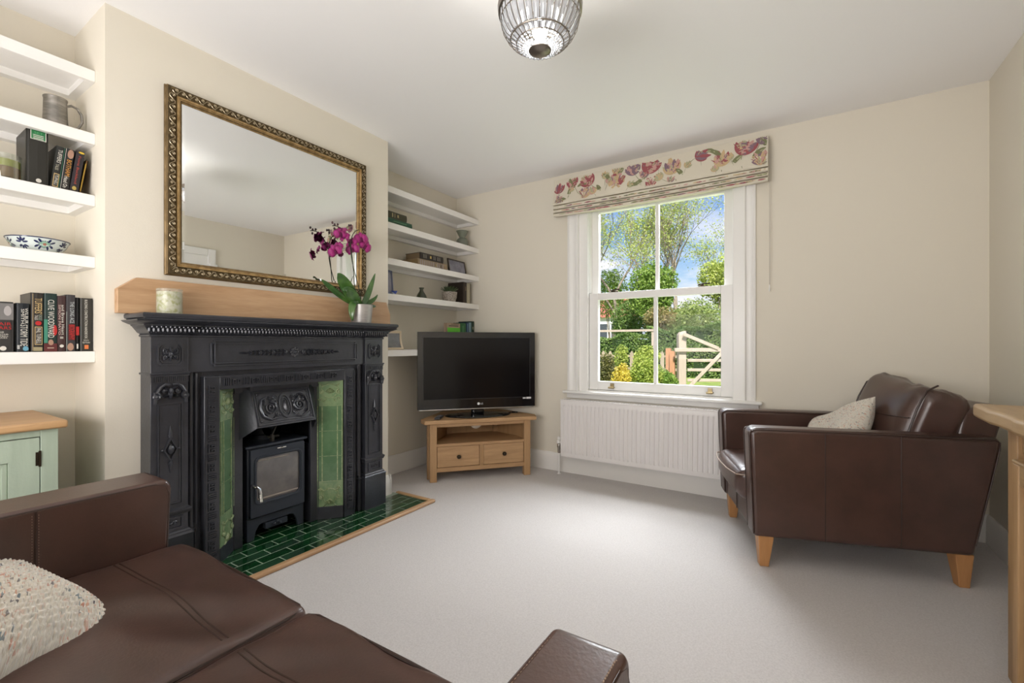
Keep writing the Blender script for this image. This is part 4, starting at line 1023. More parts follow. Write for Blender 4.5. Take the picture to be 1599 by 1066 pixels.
# armchair: local x runs from front to back, y across
ac = thing('armchair', 'dark brown leather armchair with tapered wooden legs below the window wall', 'armchair', (-.136, 2.400, 0), math.radians(18.5))
LZ = .145
prof = [(-.055, LZ), (.785, LZ), (.878, .632), (.86, .642), (-.04, .646), (-.072, .630)]
W0, W1 = -.05, .655
near = arm_panel(ac, prof, W0, W0+.105, True); far = arm_panel(ac, prof, W1-.105, W1, True)
edge = [(-.052, LZ+.02), (-.070, .615), (-.066, .632), (-.045, .641), (.30, .641), (.60, .640), (.850, .637), (.866, .628), (.866, .60), (.785, LZ+.05)]
for par, y in ((near, W0+.003), (near, W0+.102), (far, W1-.102), (far, W1-.003)): piping(par, [(a, y, b-.004) for a, b in edge], .0032)
for x in (.236, .522): piping(near, [(x, W0-.0005, LZ+.01), (x, W0-.0012, .40), (x, W0-.0005, .632)], .0022, name='side_seam')
lb('seat_base', [(-.045, .78, W0+.105, W1-.105, LZ, .285)], M_leather, ac, bevel=.02, seg=3)
piping(ac, [(-.046, .30, LZ+.01), (-.048, .30, .27)], .002, name='front_seam')
prof_b = [(.70, LZ+.05), (.80, LZ), (.95, .72), (.935, .765), (.90, .775), (.80, .74)]
m = MB(); m.prism(prof_b, lambda a, b, c: (a, c, b), W0+.10, W1-.10); m.build('back_frame', M_leather, ac, local=True, bevel=.025, seg=4)
yc = (W0+W1)/2
sc_ = soft('seat_cushion', (.28, yc, .348), (.372, .246, .074), .045, ac, bz=.020, bx=.018, wr=.004, n=22, seed=3)
for zz in (.044,): piping(sc_, [(.27+x_, yc+y_, .352+zz) for x_, y_ in ((-.20, -.248), (-.33, -.246), (-.372, -.225), (-.391, -.12), (-.396, 0), (-.391, .12), (-.372, .225), (-.33, .246), (-.2, .248))], .0032, M_stitch if zz > 0 else M_leather2)
Rt = Matrix.Rotation(math.radians(17), 4, 'Y')
bc = soft('back_cushion', (.700, yc, .636), (.105, .262, .225), .075, ac, M=Rt @ Matrix.Rotation(math.radians(6), 4, 'X'), bx=.045, bz=-.022, wr=.009, n=26, seed=11)
tr = Matrix.Translation((.700, yc, .636)) @ Rt
for s_ in (-1, 1):
    piping(bc, [tuple(tr @ Vector(p)) for p in ((-.085, s_*.262, -.19), (-.098, s_*.255, -.05), (-.098, s_*.255, .08), (-.085, s_*.252, .17), (-.050, s_*.25, .205))], .004)
piping(bc, [tuple(tr @ Vector((-.107-.045*(1-(y_/.262)**2)-.001, y_, .035-.02*(1-(y_/.262)**2)))) for y_ in np.linspace(-.25, .25, 15)], .0028, name='cushion_seam')
for x, y in ((.0, .0), (.765, .0), (.0, .605), (.765, .605)):
    m = MB(); sx = .008 if x > .4 else -.004
    m.hexa([(x-.019, y-.019, 0), (x+.019, y-.019, 0), (x+.019, y+.019, 0), (x-.019, y+.019, 0)], [(x-.033-sx, y-.033, LZ+.002), (x+.033-sx, y-.033, LZ+.002), (x+.033-sx, y+.033, LZ+.002), (x-.033-sx, y+.033, LZ+.002)])
    m.build('leg', M_beech, ac, local=True, bevel=.003)

# knitted cushions
def knit_mat(name):
    m = bpy.data.materials.new(name); m.use_nodes = True; t = m.node_tree; b = t.nodes['Principled BSDF']; b.inputs['Roughness'].default_value = .9
    b.inputs['Sheen Weight'].default_value = .3
    c = N(t, 'ShaderNodeTexCoord')
    mp = N(t, 'ShaderNodeMapping', inp={'Scale': (.42, 1, 1)}); t.links.new(c.outputs['UV'], mp.inputs[0])
    v = N(t, 'ShaderNodeTexVoronoi', inp={'Scale': 165.0}); t.links.new(mp.outputs[0], v.inputs['Vector'])
    big = N(t, 'ShaderNodeTexNoise', inp={'Scale': 4.5, 'Detail': 2.0}); t.links.new(c.outputs['UV'], big.inputs['Vector'])
    r = N(t, 'ShaderNodeValToRGB'); cr_ = r.color_ramp; cr_.interpolation = 'CONSTANT'
    cols = [(.62, .57, .48), (.70, .66, .58), (.66, .61, .52), (.60, .36, .26), (.68, .63, .55), (.20, .24, .26), (.70, .65, .57), (.50, .22, .15), (.66, .62, .54), (.10, .09, .10), (.69, .64, .55)]
    pos = [0, .18, .36, .50, .56, .67, .70, .80, .84, .95, .97]
    cr_.elements[0].color = (*cols[0], 1); cr_.elements[1].position = pos[1]; cr_.elements[1].color = (*cols[1], 1)
    for p, q in zip(pos[2:], cols[2:]): cr_.elements.new(p).color = (*q, 1)
    sp = N(t, 'ShaderNodeSeparateColor'); t.links.new(v.outputs['Color'], sp.inputs[0]); t.links.new(sp.outputs[0], r.inputs[0])
    mr = N(t, 'ShaderNodeMapRange', inp={1: .38, 2: .58, 3: .25, 4: 1.0}); t.links.new(big.outputs[0], mr.inputs[0])
    x = N(t, 'ShaderNodeMixRGB', inp={'Color1': (.68, .64, .56, 1)}); t.links.new(mr.outputs[0], x.inputs[0]); t.links.new(r.outputs[0], x.inputs['Color2']); t.links.new(x.outputs[0], b.inputs['Base Color'])
    bp = N(t, 'ShaderNodeBump', inp={'Strength': .8, 'Distance': .004}); t.links.new(v.outputs['Distance'], bp.inputs['Height']); bp.invert = True; t.links.new(bp.outputs[0], b.inputs['Normal'])
    return m
M_knit = knit_mat('speckled_chunky_knit')
def knit_cushion(name, label, loc, R, S, T, seed, par_group=None, n=90, dome=None, rows=42):
    t = thing(name, label, 'cushion', loc)
    rng = np.random.default_rng(seed); ph = rng.uniform(0, 6.28, 6)
    vs = []; fs = []; uvs = []
    def sh(u, v, side):
        x, y = 2*u-1, 2*v-1
        prof_ = max(0, (1-x**4))**.5*max(0, (1-y**4))**.5
        pin = 1-.10*(1-y*y)*abs(x)**3; pin2 = 1-.10*(1-x*x)*abs(y)**3
        z = side*T*prof_*(1+.12*math.sin(3*x+ph[0]+2*y)+.10*math.sin(5*y+ph[1]-2*x))
        z += side*T*.075*prof_*(abs(math.sin(rows*PI*v))+.35*math.sin(2*rows*PI*u+3*math.sin(rows*PI*v)))
        bend = .05*S*math.sin(2.2*x+ph[2])*math.sin(1.7*y+ph[3])
        return (x*S*.5*pin, y*S*.5*pin2, z+bend)
    for side in (1, -1):
        base = len(vs)
        for j in range(n+1):
            for i in range(n+1): vs.append(tuple(R @ Vector(sh(i/n, j/n, side)))); uvs.append((i/n+(.37 if side < 0 else 0), j/n))
        for j in range(n):
            for i in range(n):
                q = (base+j*(n+1)+i, base+j*(n+1)+i+1, base+(j+1)*(n+1)+i+1, base+(j+1)*(n+1)+i); fs.append(q if side > 0 else q[::-1])
    m = MB(); m.add(vs, fs); o = m.build('knitted_cover', M_knit, t, local=True, smooth=True)
    uvl = o.data.uv_layers.new(name='UVMap'); li = np.empty(len(o.data.loops), dtype=np.int32); o.data.loops.foreach_get('vertex_index', li)
    uvl.data.foreach_set('uv', np.array(uvs)[li].ravel())
    return t
acm = Matrix.Translation((-.136, 2.400, 0)) @ Matrix.Rotation(math.radians(18.5), 4, 'Z')
Rk = Matrix.Rotation(math.radians(18.5), 4, 'Z') @ Matrix.Rotation(math.radians(-52), 4, 'Y') @ Matrix.Rotation(math.radians(38), 4, 'Z')
knit_cushion('cushion', 'small cream speckled knitted cushion leaning in the leather armchair', tuple(acm @ Vector((.405, .27, .575))), Rk, .36, .066, 5, n=200, rows=38)

# sofa, facing the window: local = world axes
so = thing('sofa', 'two-seat dark brown leather sofa in the foreground facing the window', 'sofa', (-.97, .15, 0))
SO = Vector((.97, -.15, 0))
def sl(p): return (p[0]+.97, p[1]-.15, p[2])
ZT_ = .62; YFr = .592; YB = -.34
def sofa_arm(x0, x1):
    pr_ = [(YB, LZ), (YFr-.01, LZ), (YFr+.008, .60), (YFr-.005, ZT_), (YB-.02, ZT_)]
    m = MB(); m.prism([(a-.15, b) for a, b in pr_], lambda a, b, c: (c+.97, a, b), x0, x1)
    return m.build('arm', M_leather, so, local=True, bevel=.028, seg=5)
a1 = sofa_arm(-1.775, -1.612); a2 = sofa_arm(-.302, -.190)
for a_, xs in ((a1, (-1.615, -1.772)), (a2, (-.299, -.193))):
    for x in xs: piping(a_, [sl(p) for p in ((x, YB, ZT_-.008), (x, .2, ZT_-.008), (x, YFr-.035, ZT_-.009), (x, YFr-.010, ZT_-.018), (x, YFr, ZT_-.045), (x, YFr-.006, .40), (x, YFr-.015, LZ+.02))], .0034)
def stitches(par, pts, step=.0055, r=.0011, off=(0, 0, 0), Ln=.003):
    m = MB(); P_ = [Vector(p) for p in pts]
    for p, q in zip(P_, P_[1:]):
        L = (q-p).length; k = int(L/step); u = (q-p)/max(L, 1e-6)
        for i in range(k): c = p+u*(i+.5)*step; m.tube([c-u*Ln*.5, c+u*Ln*.5], r, 4)
    return m.build('stitching', M_stitch, par, local=True, kind='stuff')
stitches(a2, [sl(p) for p in ((-.199, .0, ZT_+.0005), (-.199, YFr-.03, ZT_+.0005), (-.1965, YFr-.004, ZT_-.014))])
stitches(a2, [sl(p) for p in ((-.292, .0, ZT_+.0005), (-.292, YFr-.03, ZT_+.0005))], .007, .0005)
xi = -1.6115
for dy in (-.006, .006): stitches(a1, [sl((xi, .308+dy, .40)), sl((xi, .308+dy, ZT_-.015))], .007, .0005)
piping(a1, [sl((xi, .308, .40)), sl((xi, .308, ZT_-.01))], .0025, name='arm_seam')
lb('seat_base', [(-1.612+.97, -.302+.97, YB-.15, .585-.15, LZ, .285)], M_leather, so, bevel=.02, seg=3)
lb('back_frame', [(-1.612+.97, -.302+.97, YB-.15, YB-.15+.12, LZ, .74)], M_leather, so, bevel=.03, seg=3)
for k, (xa, xb) in enumerate(((-1.610, -.959), (-.953, -.304))):
    xc = (xa+xb)/2; hx = (xb-xa)/2; y0_, y1_ = -.10, .632
    cu = soft('seat_cushion', sl((xc, (y0_+y1_)/2, .353)), (hx, (y1_-y0_)/2, .070), .026, so, bz=.014, by=.008, wr=.0065, n=34, seed=20+k)
    zs = lambda x, y: .353+.070+.012*(1-((x-xc)/hx)**2)*(1-((y-(y0_+y1_)/2)/((y1_-y0_)/2))**2)
    # welt round the front and sides, and a double seam across
    for zz, rd in ((.4125, .0038), (.293, .0035)):
        piping(cu, [sl((xa+.007, y0_+.1, zz)), sl((xa+.007, y1_-.05, zz)), sl((xa+.012, y1_-.018, zz)), sl((xa+.035, y1_-.007, zz)), sl((xc, y1_-.004, zz)), sl((xb-.035, y1_-.007, zz)), sl((xb-.012, y1_-.018, zz)), sl((xb-.007, y1_-.05, zz)), sl((xb-.007, y0_+.1, zz))], rd)
    ys = .462
    top = bpy.context.evaluated_depsgraph_get
    m = MB()
    from mathutils.bvhtree import BVHTree
    bv_ = BVHTree.FromPolygons([tuple(v.co) for v in cu.data.vertices], [tuple(p.vertices) for p in cu.data.polygons])
    for dy in (-.006, .006):
        pts = []
        for x in np.linspace(xa+.03, xb-.03, 40):
            q = sl((x, ys+dy+.004*math.sin(9*x), .6)); hit = bv_.ray_cast(Vector(q), Vector((0, 0, -1)))
            if hit[0] is not None: pts.append(tuple(hit[0]-Vector((0, 0, .0006))))
        m.tube(pts, .0022, 6)
    m.build('cushion_seam', M_leather2, cu, local=True)
    soft('back_cushion', sl((xc, -.16, .60)), (hx-.01, .09, .21), .07, so, M=Matrix.Rotation(math.radians(12), 4, 'X'), by=.03, wr=.006, n=20, seed=30+k)
for x in (-1.72, -.25):
    for y in (.50, -.26):
        m = MB(); q = sl((x, y, 0)); m.hexa([(q[0]-.019, q[1]-.019, 0), (q[0]+.019, q[1]-.019, 0), (q[0]+.019, q[1]+.019, 0), (q[0]-.019, q[1]+.019, 0)], [(q[0]-.03, q[1]-.03, LZ+.01), (q[0]+.03, q[1]-.03, LZ+.01), (q[0]+.03, q[1]+.03, LZ+.01), (q[0]-.03, q[1]+.03, LZ+.01)])
        m.build('leg', M_beech, so, local=True, bevel=.003)
Rk = Matrix.Rotation(math.radians(-15), 4, 'Z') @ Matrix.Rotation(math.radians(-28), 4, 'X') @ Matrix.Rotation(math.radians(38), 4, 'Z')
knit_cushion('cushion', 'large chunky knitted cushion with coloured flecks on leather sofa in foreground', (-1.425, .115, .478), Rk, .56, .090, 9, n=280, rows=44)

# ------------------------------------------------------------------ sage green cabinet
cb = thing('sideboard', 'sage green painted cupboard with oak top in the left alcove', 'cupboard', (-2.48, .07, 0))
CF, CR = -2.262, .490
m = MB(); m.box(-2.70, CF-.02, -.36, CR, .0, .726); m.build('cabinet_body', M_sage, cb, bevel=.002)
m = MB(); m.box(CF-.02, CF, CR-.045, CR, 0, .726); m.box(CF-.02, CF, -.36, CR-.045, .703, .726); m.box(CF-.02, CF, -.36, CR-.045, 0, .07); m.box(CF-.02, CF, .03, .06, .07, .703); m.build('face_frame', M_sage, cb, bevel=.0015)
m = MB(); m.box(-2.70, CF+.022, -.39, CR+.022, .727, .755); m.build('cabinet_top', M_cabtop, cb, bevel=.007, seg=3)
for y0, y1 in ((.062, CR-.0475), (-.33, .028)):
    F = P(CF-.018)
    m = MB(); r = lambda d, e=0: [(y0+d, .073+d), (y1-d, .073+d), (y1-d, .700-d), (y0+d, .700-d)]
    ringframe(m, r(0), r(.075), F, 0, .018); dr = m.build('door', M_sage, cb, bevel=.001)
    m = MB(); ringframe(m, r(.075), r(.090), F, .006, .012); m.prism(r(.075), F, 0, .006); m.build('door_panel', M_sage, dr, bevel=.003)
    for z in (.625, .15): m = MB(); m.box(CF-.001, CF+.003, y1-.003, y1+.004, z-.028, z+.028); m.box(CF-.001, CF+.0010, y1-.010, y1-.002, z-.024, z+.024); m.build('hinge', M_knob, dr)

# ------------------------------------------------------------------ oak table at the right edge, smaller one tucked under it
tb = thing('oak_table', 'thick-topped rustic oak table against the right wall beside armchair', 'table', (.66, 1.5, 0))
TX, TYF, TZ = .487, 2.10, .832
m = MB(); ns = 26; vs = []
for i in range(ns+1):   # top with a slightly wavy worn edge
    y = TYF-(TYF-.85)*i/ns; wv = .0035*math.sin(i*1.3)+.002*math.sin(i*2.9)
    vs.append(((TX+wv, y), (TX+wv+.006*(i in (0, ns)), y)))
poly = [(a[0][0]+(.008 if i in (0, ns) else 0), a[0][1]) for i, a in enumerate(vs)]+[(.825, .85), (.825, TYF)]
m.prism(poly, lambda a, b, c: (a, b, c), TZ-.044, TZ); m.build('table_top', M_table, tb, bevel=.010, seg=3)
for y in (1.93, .95):
    m = MB(); m.box(.548, .61, y, y+.065, 0, TZ-.044); m.build('leg', M_tablez, tb, bevel=.004)
    m = MB(); m.box(.75, .81, y, y+.065, 0, TZ-.044); m.build('leg', M_tablez, tb, bevel=.004)
m = MB(); m.box(.56, .585, 1.015, 1.93, TZ-.13, TZ-.044); m.box(.60, .75, 1.94, 1.965, TZ-.13, TZ-.044); m.build('apron', M_table, tb, bevel=.002)
t2 = thing('small_oak_table', 'lower oak table with square legs standing under thick-topped oak table', 'table', (.62, 1.55, 0))
X2, Y2, Z2 = .510, 1.822, .703
m = MB(); m.box(X2-.002, .74, 1.20, Y2+.002, Z2-.006, Z2+.004); m.build('table_top', M_table, t2, bevel=.004)
for x, y in ((X2, Y2-.036), (.70, Y2-.036), (X2, 1.21), (.70, 1.21)):
    m = MB(); m.box(x, x+.036, y, y+.036, 0, Z2-.006); m.build('leg', M_tablez, t2, bevel=.003)
m = MB(); m.box(X2+.003, X2+.025, 1.246, Y2-.036, Z2-.062, Z2-.006); m.build('rail', M_table, t2, bevel=.002)
m = MB(); m.box(X2+.02, X2+.035, 1.246, Y2-.095, .06, Z2-.062); m.build('side_panel', M_tablez, t2, bevel=.002, label='darker recessed side panel')

# ------------------------------------------------------------------ ceiling light
LX, LY = -.823, 1.491
LS = .944
cl_ = thing('ceiling_light', 'bowl-shaped crystal ceiling light with metal rings, lit, hanging from white ceiling', 'ceiling light', (LX, LY, 2.133))
M_lm = mat('brushed_nickel', (.22, .19, .16), .35, .9)
M_cry = mat('crystal_prism', (.80, .83, .88), .06, trans=.55, ior=1.45, spec=.8)
prof_l = [(.150, 2.284), (.149, 2.262), (.142, 2.226), (.1265, 2.198), (.109, 2.180), (.087, 2.164), (.064, 2.151), (.039, 2.139)]
m = MB(); m.lathe([(.0, 2.530), (.060, 2.530), (.062, 2.518), (.02, 2.510), (.008, 2.50), (.008, 2.30), (.0, 2.30)], (LX, LY, 0), 32, cap=False); m.build('ceiling_rose', M_lm, cl_)
m = MB(); ringpts = lambda r, z, n=48: [(LX+r*math.cos(2*PI*i/n), LY+r*math.sin(2*PI*i/n), z) for i in range(n)]
m.lathe([(.150, 2.278), (.158, 2.280), (.160, 2.304), (.150, 2.308), (.147, 2.284)], (LX, LY, 0), 48, cap=False)
for i in range(3): a = i*2*PI/3+.5; m.tube([(LX+.150*math.cos(a), LY+.150*math.sin(a), 2.29), (LX+.01*math.cos(a), LY+.01*math.sin(a), 2.33)], .004, 6)
m.build('crown_ring', M_lm, cl_)
for r, z, t_ in ((.148, 2.254, .0022), (.1105, 2.181, .0028), (.089, 2.165, .0020), (.0405, 2.1395, .0022)):
    m = MB(); m.tube(ringpts(r, z), t_, 6, closed=True); m.build('metal_ring', M_lm, cl_)
m = MB(); m.lathe([(.0, 2.130), (.024, 2.132), (.038, 2.138), (.040, 2.142), (.0, 2.142)], (LX, LY, 0), 32, cap=False); m.build('bottom_disc', M_lm, cl_)
NP = 32
def prism_piece(i, p0, p1, name='crystal_prism', fill=.88):
    a = 2*PI*i/NP; (r0, z0_), (r1, z1_) = p0, p1
    m = MB(); er = Vector((math.cos(a), math.sin(a), 0)); et = Vector((-math.sin(a), math.cos(a), 0)); C = Vector((LX, LY, 0))
    q = []
    for r, z in ((r0, z0_), (r1, z1_)):
        w_ = PI*r/NP*fill
        q.append([C+er*(r-.003)+et*(-w_)+Vector((0, 0, z)), C+er*(r+.003)+Vector((0, 0, z)), C+er*(r-.003)+et*w_+Vector((0, 0, z)), C+er*(r-.007)+Vector((0, 0, z))])
    m.add(q[0]+q[1], [(0, 1, 2, 3), (7, 6, 5, 4), (0, 4, 5, 1), (1, 5, 6, 2), (2, 6, 7, 3), (3, 7, 4, 0)])
    m.build(name, M_cry, cl_, smooth=False)
for i in range(NP):
    prism_piece(i, (.149, 2.279), (.148, 2.257)); prism_piece(i, (.147, 2.251), (.114, 2.185)); prism_piece(i, (.108, 2.179), (.091, 2.167))
m = MB()
for i in range(32):
    a = 2*PI*i/32
    for r, z, s in ((.083, 2.162, .0055), (.072, 2.156, .005), (.060, 2.149, .0045), (.049, 2.144, .004)): m.sphere((LX+r*math.cos(a), LY+r*math.sin(a), z), s, 6, 4)
m.build('crystal_beads', M_cry, cl_, kind='stuff')
m = MB()
for i in range(NP):
    a = 2*PI*(i+.5)/NP; m.tube([(LX+(r+.001)*math.cos(a), LY+(r+.001)*math.sin(a), z) for r, z in prof_l[:-1]], .0015, 4)
m.build('wire_ribs', M_lm, cl_, kind='stuff')
M_bulb = mat('lit_bulb', (1, 1, 1), .3, emit=((1.0, .97, .90), 12))
m = MB(); m.sphere((LX, LY, 2.215), (.030, .030, .036), 16, 10); m.lathe([(.014, 2.248), (.014, 2.31)], (LX, LY, 0), 12); m.build('bulb', M_bulb, cl_)
pl = light('bulb_light', 'POINT', (LX, LY, 2.215), (0, 0, 0), 3.2, (1.0, .95, .87), shadow_soft_size=.035)
pl.parent = cl_; pl.location = (0, 0, .082)
cl_.location = (-.7506, 1.3598, 2.036); cl_.scale = (.912, .912, .912)
# ------------------------------------------------------------------ books
M_page = mat('cream_page_edges', (.62, .56, .43), .85, bump=(300, .3))
BM = {}
def bm_(c, r=.42):
    k = (c, r)
    if k not in BM: BM[k] = mat('book_cloth', c, r)
    return BM[k]
def book(label, x, y, z, t, h, d, color, prints=(), lean=0, flat=False, group=None, rotz=0, spine_col=None):
    """spine faces +x. prints: (kind, payload, a0, a1, b0, b1, colour); a runs down the spine 0..1, b across 0..1 (left to right)"""
    rot = (lean, 0, rotz) if not flat else (PI/2, 0, rotz)
    o = thing('book', label, 'book', (x, y, z), rot, group)
    c = .0025
    m = MB(); m.box(-d, 0, 0, c, 0, h); m.box(-d, 0, t-c, t, 0, h)
    m.prism([(0, 0), (.0, t), (-.004, t), (-.004, 0)] if t < .02 else [(-.002, 0), (.001, t*.12), (.0025, t*.5), (.001, t*.88), (-.002, t), (-.006, t), (-.006, 0)], lambda a, b, q: (a, b, q), 0, h)
    m.build('book_cover', bm_(color), o, local=True, smooth=False)
    m = MB(); m.box(-d+.003, -.006, c, t-c, .003, h-.003); m.build('page_block', M_page, o, local=True, smooth=False)
    for k, (kind, pay, a0, a1, b0, b1, col) in enumerate(prints):
        m = MB(); xo = .0032+.0002*k
        if kind == 'text': text_mesh(m, pay, lambda a, b: (xo, b, a), h*(1-a0), h*(1-a1), t*b0, t*b1)
        elif kind == 'across': text_mesh(m, pay, lambda a, b: (xo, a, b), t*b0, t*b1, h*(1-a1), h*(1-a0))
        elif kind == 'dot': m.prism([(t*(b0+b1)/2+t*(b1-b0)/2*math.cos(2*PI*i/18), h*(1-(a0+a1)/2)+t*(b1-b0)/2*math.sin(2*PI*i/18)) for i in range(18)], lambda a, b, q: (xo-.0002+q, a, b), 0, .0002)
        elif kind == 'face':
            ca, cb = h*(1-(a0+a1)/2), t*(b0+b1)/2; ra, rb = h*(a1-a0)/2, t*(b1-b0)/2
            m.prism([(cb+rb*math.cos(2*PI*i/18), ca+ra*math.sin(2*PI*i/18)*(1 if math.sin(2*PI*i/18) > 0 else .8)) for i in range(18)], lambda a, b, q: (xo-.0002+q, a, b), 0, .0002)
        else: m.prism([(t*b0, h*(1-a1)), (t*b1, h*(1-a1)), (t*b1, h*(1-a0)), (t*b0, h*(1-a0))], lambda a, b, q: (xo-.0002+q, a, b), 0, .0002)
        nm_ = {'text': 'title_lettering', 'across': 'title_lettering', 'dot': 'cover_emblem', 'face': 'cover_portrait', 'box': 'cover_panel'}[kind]
        m.build(nm_, bm_(col, .5), o, local=True, smooth=False)
    return o
W_ = (.60, .58, .52); RD = (.42, .02, .02); GD = (.55, .40, .18); SKN = (.34, .20, .14)
X5 = -2.48; z5 = 1.0; G5 = 'books on the lowest shelf left of the fireplace'
DK = (.018, .017, .016)
book('thick dark paperback with grey photograph at top of spine and red letters', X5, .352, z5, .064, .187, .13, (.035, .034, .033), [('box', 0, .03, .36, .0, 1, (.16, .155, .15)), ('face', 0, .08, .30, .62, .92, (.36, .34, .33)), ('face', 0, .05, .34, .12, .34, (.40, .39, .38)), ('across', 'BLAIR', .41, .47, .08, .92, RD), ('across', 'YEARS', .49, .55, .08, .92, RD), ('across', 'THE', .59, .62, .38, .62, W_), ('across', 'ALASTAIR', .635, .66, .2, .8, W_), ('across', 'CAMPBELL', .67, .695, .2, .8, W_), ('across', 'DIARIES', .705, .73, .25, .75, W_), ('dot', 0, .90, .95, .46, .72, W_)], group=G5)
book('black paperback with tall white title letters between two thicker books', X5, .4235, z5, .033, .185, .12, (.012, .016, .02), [('text', 'WILBUR', .10, .42, .66, .92, W_), ('text', 'SMITH', .12, .42, .36, .62, W_), ('text', 'STORM TIDE', .44, .88, .30, .88, W_), ('face', 0, .88, .99, .5, .95, (.12, .30, .40)), ('box', 0, .86, .94, .05, .25, (.4, .4, .38))], group=G5)
book('tall dark hardback with gold title, red ball and cream outlined box on spine', X5, .4615, z5, .033, .228, .16, (.028, .024, .02), [('box', 0, .02, .98, .14, .17, GD), ('text', "TUFFERS'", .09, .36, .30, .92, GD), ('text', 'CRICKET', .37, .47, .62, .9, (.30, .36, .30)), ('text', 'TALES', .38, .46, .30, .56, W_), ('dot', 0, .48, .55, .34, .86, RD), ('box', 0, .575, .88, .30, .92, GD), ('box', 0, .585, .87, .35, .87, (.028, .024, .02)), ('text', 'PHIL TUFNELL', .60, .86, .42, .80, W_), ('box', 0, .92, .985, .20, .92, (.30, .26, .15))], group=G5)
book('dark green hardback with white title letters and small portrait low on spine', X5, .4965, z5, .037, .229, .16, (.012, .03, .026), [('box', 0, .45, .85, .0, .28, (.05, .22, .15)), ('face', 0, .54, .74, .66, 1.0, RD), ('box', 0, .86, 1.0, .0, 1, (.10, .02, .02)), ('text', 'CLIVE WOODWARD', .11, .76, .30, .78, W_), ('face', 0, .79, .90, .32, .72, SKN), ('box', 0, .925, .945, .25, .75, (.35, .25, .2))], group=G5)
book('slim dark maroon paperback with white title and star emblem', X5, .5345, z5, .024, .222, .14, (.045, .02, .02), [('text', 'SIMON MAYO', .16, .70, .12, .40, (.5, .36, .32)), ('text', 'and Brave Heart', .16, .70, .48, .82, W_), ('box', 0, .735, .745, .3, .7, W_), ('box', 0, .755, .765, .3, .7, W_), ('dot', 0, .87, .93, .25, .75, W_)], group=G5)
book('black hardback with white title above red lettering and portrait at foot', X5, .5600, z5, .027, .229, .15, (.035, .032, .036), [('text', 'THE LONG ACE', .12, .50, .40, .86, (.42, .46, .46)), ('box', 0, .52, .80, .22, .95, (.09, .01, .01)), ('text', 'BIOGRAPHY', .53, .79, .30, .9, RD), ('face', 0, .85, 1.0, .1, .8, SKN), ('box', 0, .3, 1, .0, .05, (.3, .34, .3))], group=G5)
book('thin black paperback with red stripe, second from right end of row', X5-.004, .5880, z5, .012, .220, .14, (.01, .01, .012), [('box', 0, .54, .70, .1, .9, RD), ('box', 0, .86, .95, .3, .7, W_)], group=G5)
book('black handbook with small white title and orange square, right end of row', X5, .6008, z5, .039, .219, .15, (.028, .026, .022), [('text', 'BUILDING CONSTRUCTION HANDBOOK', .03, .76, .36, .58, W_), ('across', 'SEVENTH', .78, .805, .28, .68, W_), ('across', 'EDITION', .82, .85, .2, .76, W_), ('box', 0, .88, .955, .34, .66, (.62, .17, .05))], group=G5)
z3 = 1.645; G3 = 'books on middle shelf left of the fireplace'
book('tall black box file with green label at top and round emblem below', -2.485, .450, z3, .060, .210, .15, (.018, .017, .013), [('box', 0, .0, .17, .18, .90, W_), ('box', 0, .0, .16, .22, .86, (.02, .16, .055)), ('text', 'III', .08, .15, .30, .78, W_), ('across', 'SET', .02, .06, .35, .75, (.10, .35, .15)), ('dot', 0, .88, .95, .42, .68, W_)], group=G3)
book('leaning black paperback with cream title and boxed name, beside box file', -2.485, .5145, z3, .024, .176, .13, (.014, .015, .013), [('text', "TUFFERS'", .08, .40, .28, .80, W_), ('text', 'TALES', .42, .56, .22, .6, (.4, .38, .3)), ('box', 0, .64, .94, .18, .84, GD), ('box', 0, .655, .925, .26, .76, (.014, .015, .013)), ('text', 'TUFNELL', .67, .91, .34, .70, W_), ('box', 0, .02, .96, .94, .99, (.05, .2, .12))], lean=-.11, group=G3)
book('leaning dark paperback with portrait on top and orange title', -2.485, .5420, z3, .025, .176, .13, (.016, .014, .013), [('box', 0, .0, 1, .0, .06, (.4, .4, .36)), ('face', 0, .01, .25, .25, .98, SKN), ('text', 'BOTHAM', .26, .64, .30, .86, (.50, .24, .04)), ('text', 'Head On', .66, .92, .25, .75, W_)], lean=-.11, group=G3)
book('leaning black paperback with yellow arc and red script title', -2.485, .5700, z3, .026, .178, .13, (.020, .016, .020), [('face', 0, .01, .06, .25, .95, (.6, .42, .04)), ('text', 'Fiona Buckland', .12, .78, .34, .62, (.36, .05, .03)), ('face', 0, .84, .94, .2, .7, (.42, .32, .08))], lean=-.125, group=G3)
book('thin leaning brown and yellow book in corner, right end of row', -2.495, .6000, z3, .009, .150, .13, (.16, .08, .03), [('box', 0, .1, .9, .1, .5, (.42, .26, .03))], lean=-.15, group=G3)
xs = -2.50
book('dark green cloth book lying flat, lower of two beside the chimney breast', xs, 2.215, 1.945, .045-.001, .285, .16, (.02, .075, .045), [('box', 0, .0, .96, .62, .68, GD), ('box', 0, .0, .96, .80, .94, (.45, .38, .24))][0:0]+[('box', 0, .0, 1, .06, .22, (.42, .38, .25))], flat=True) if False else None
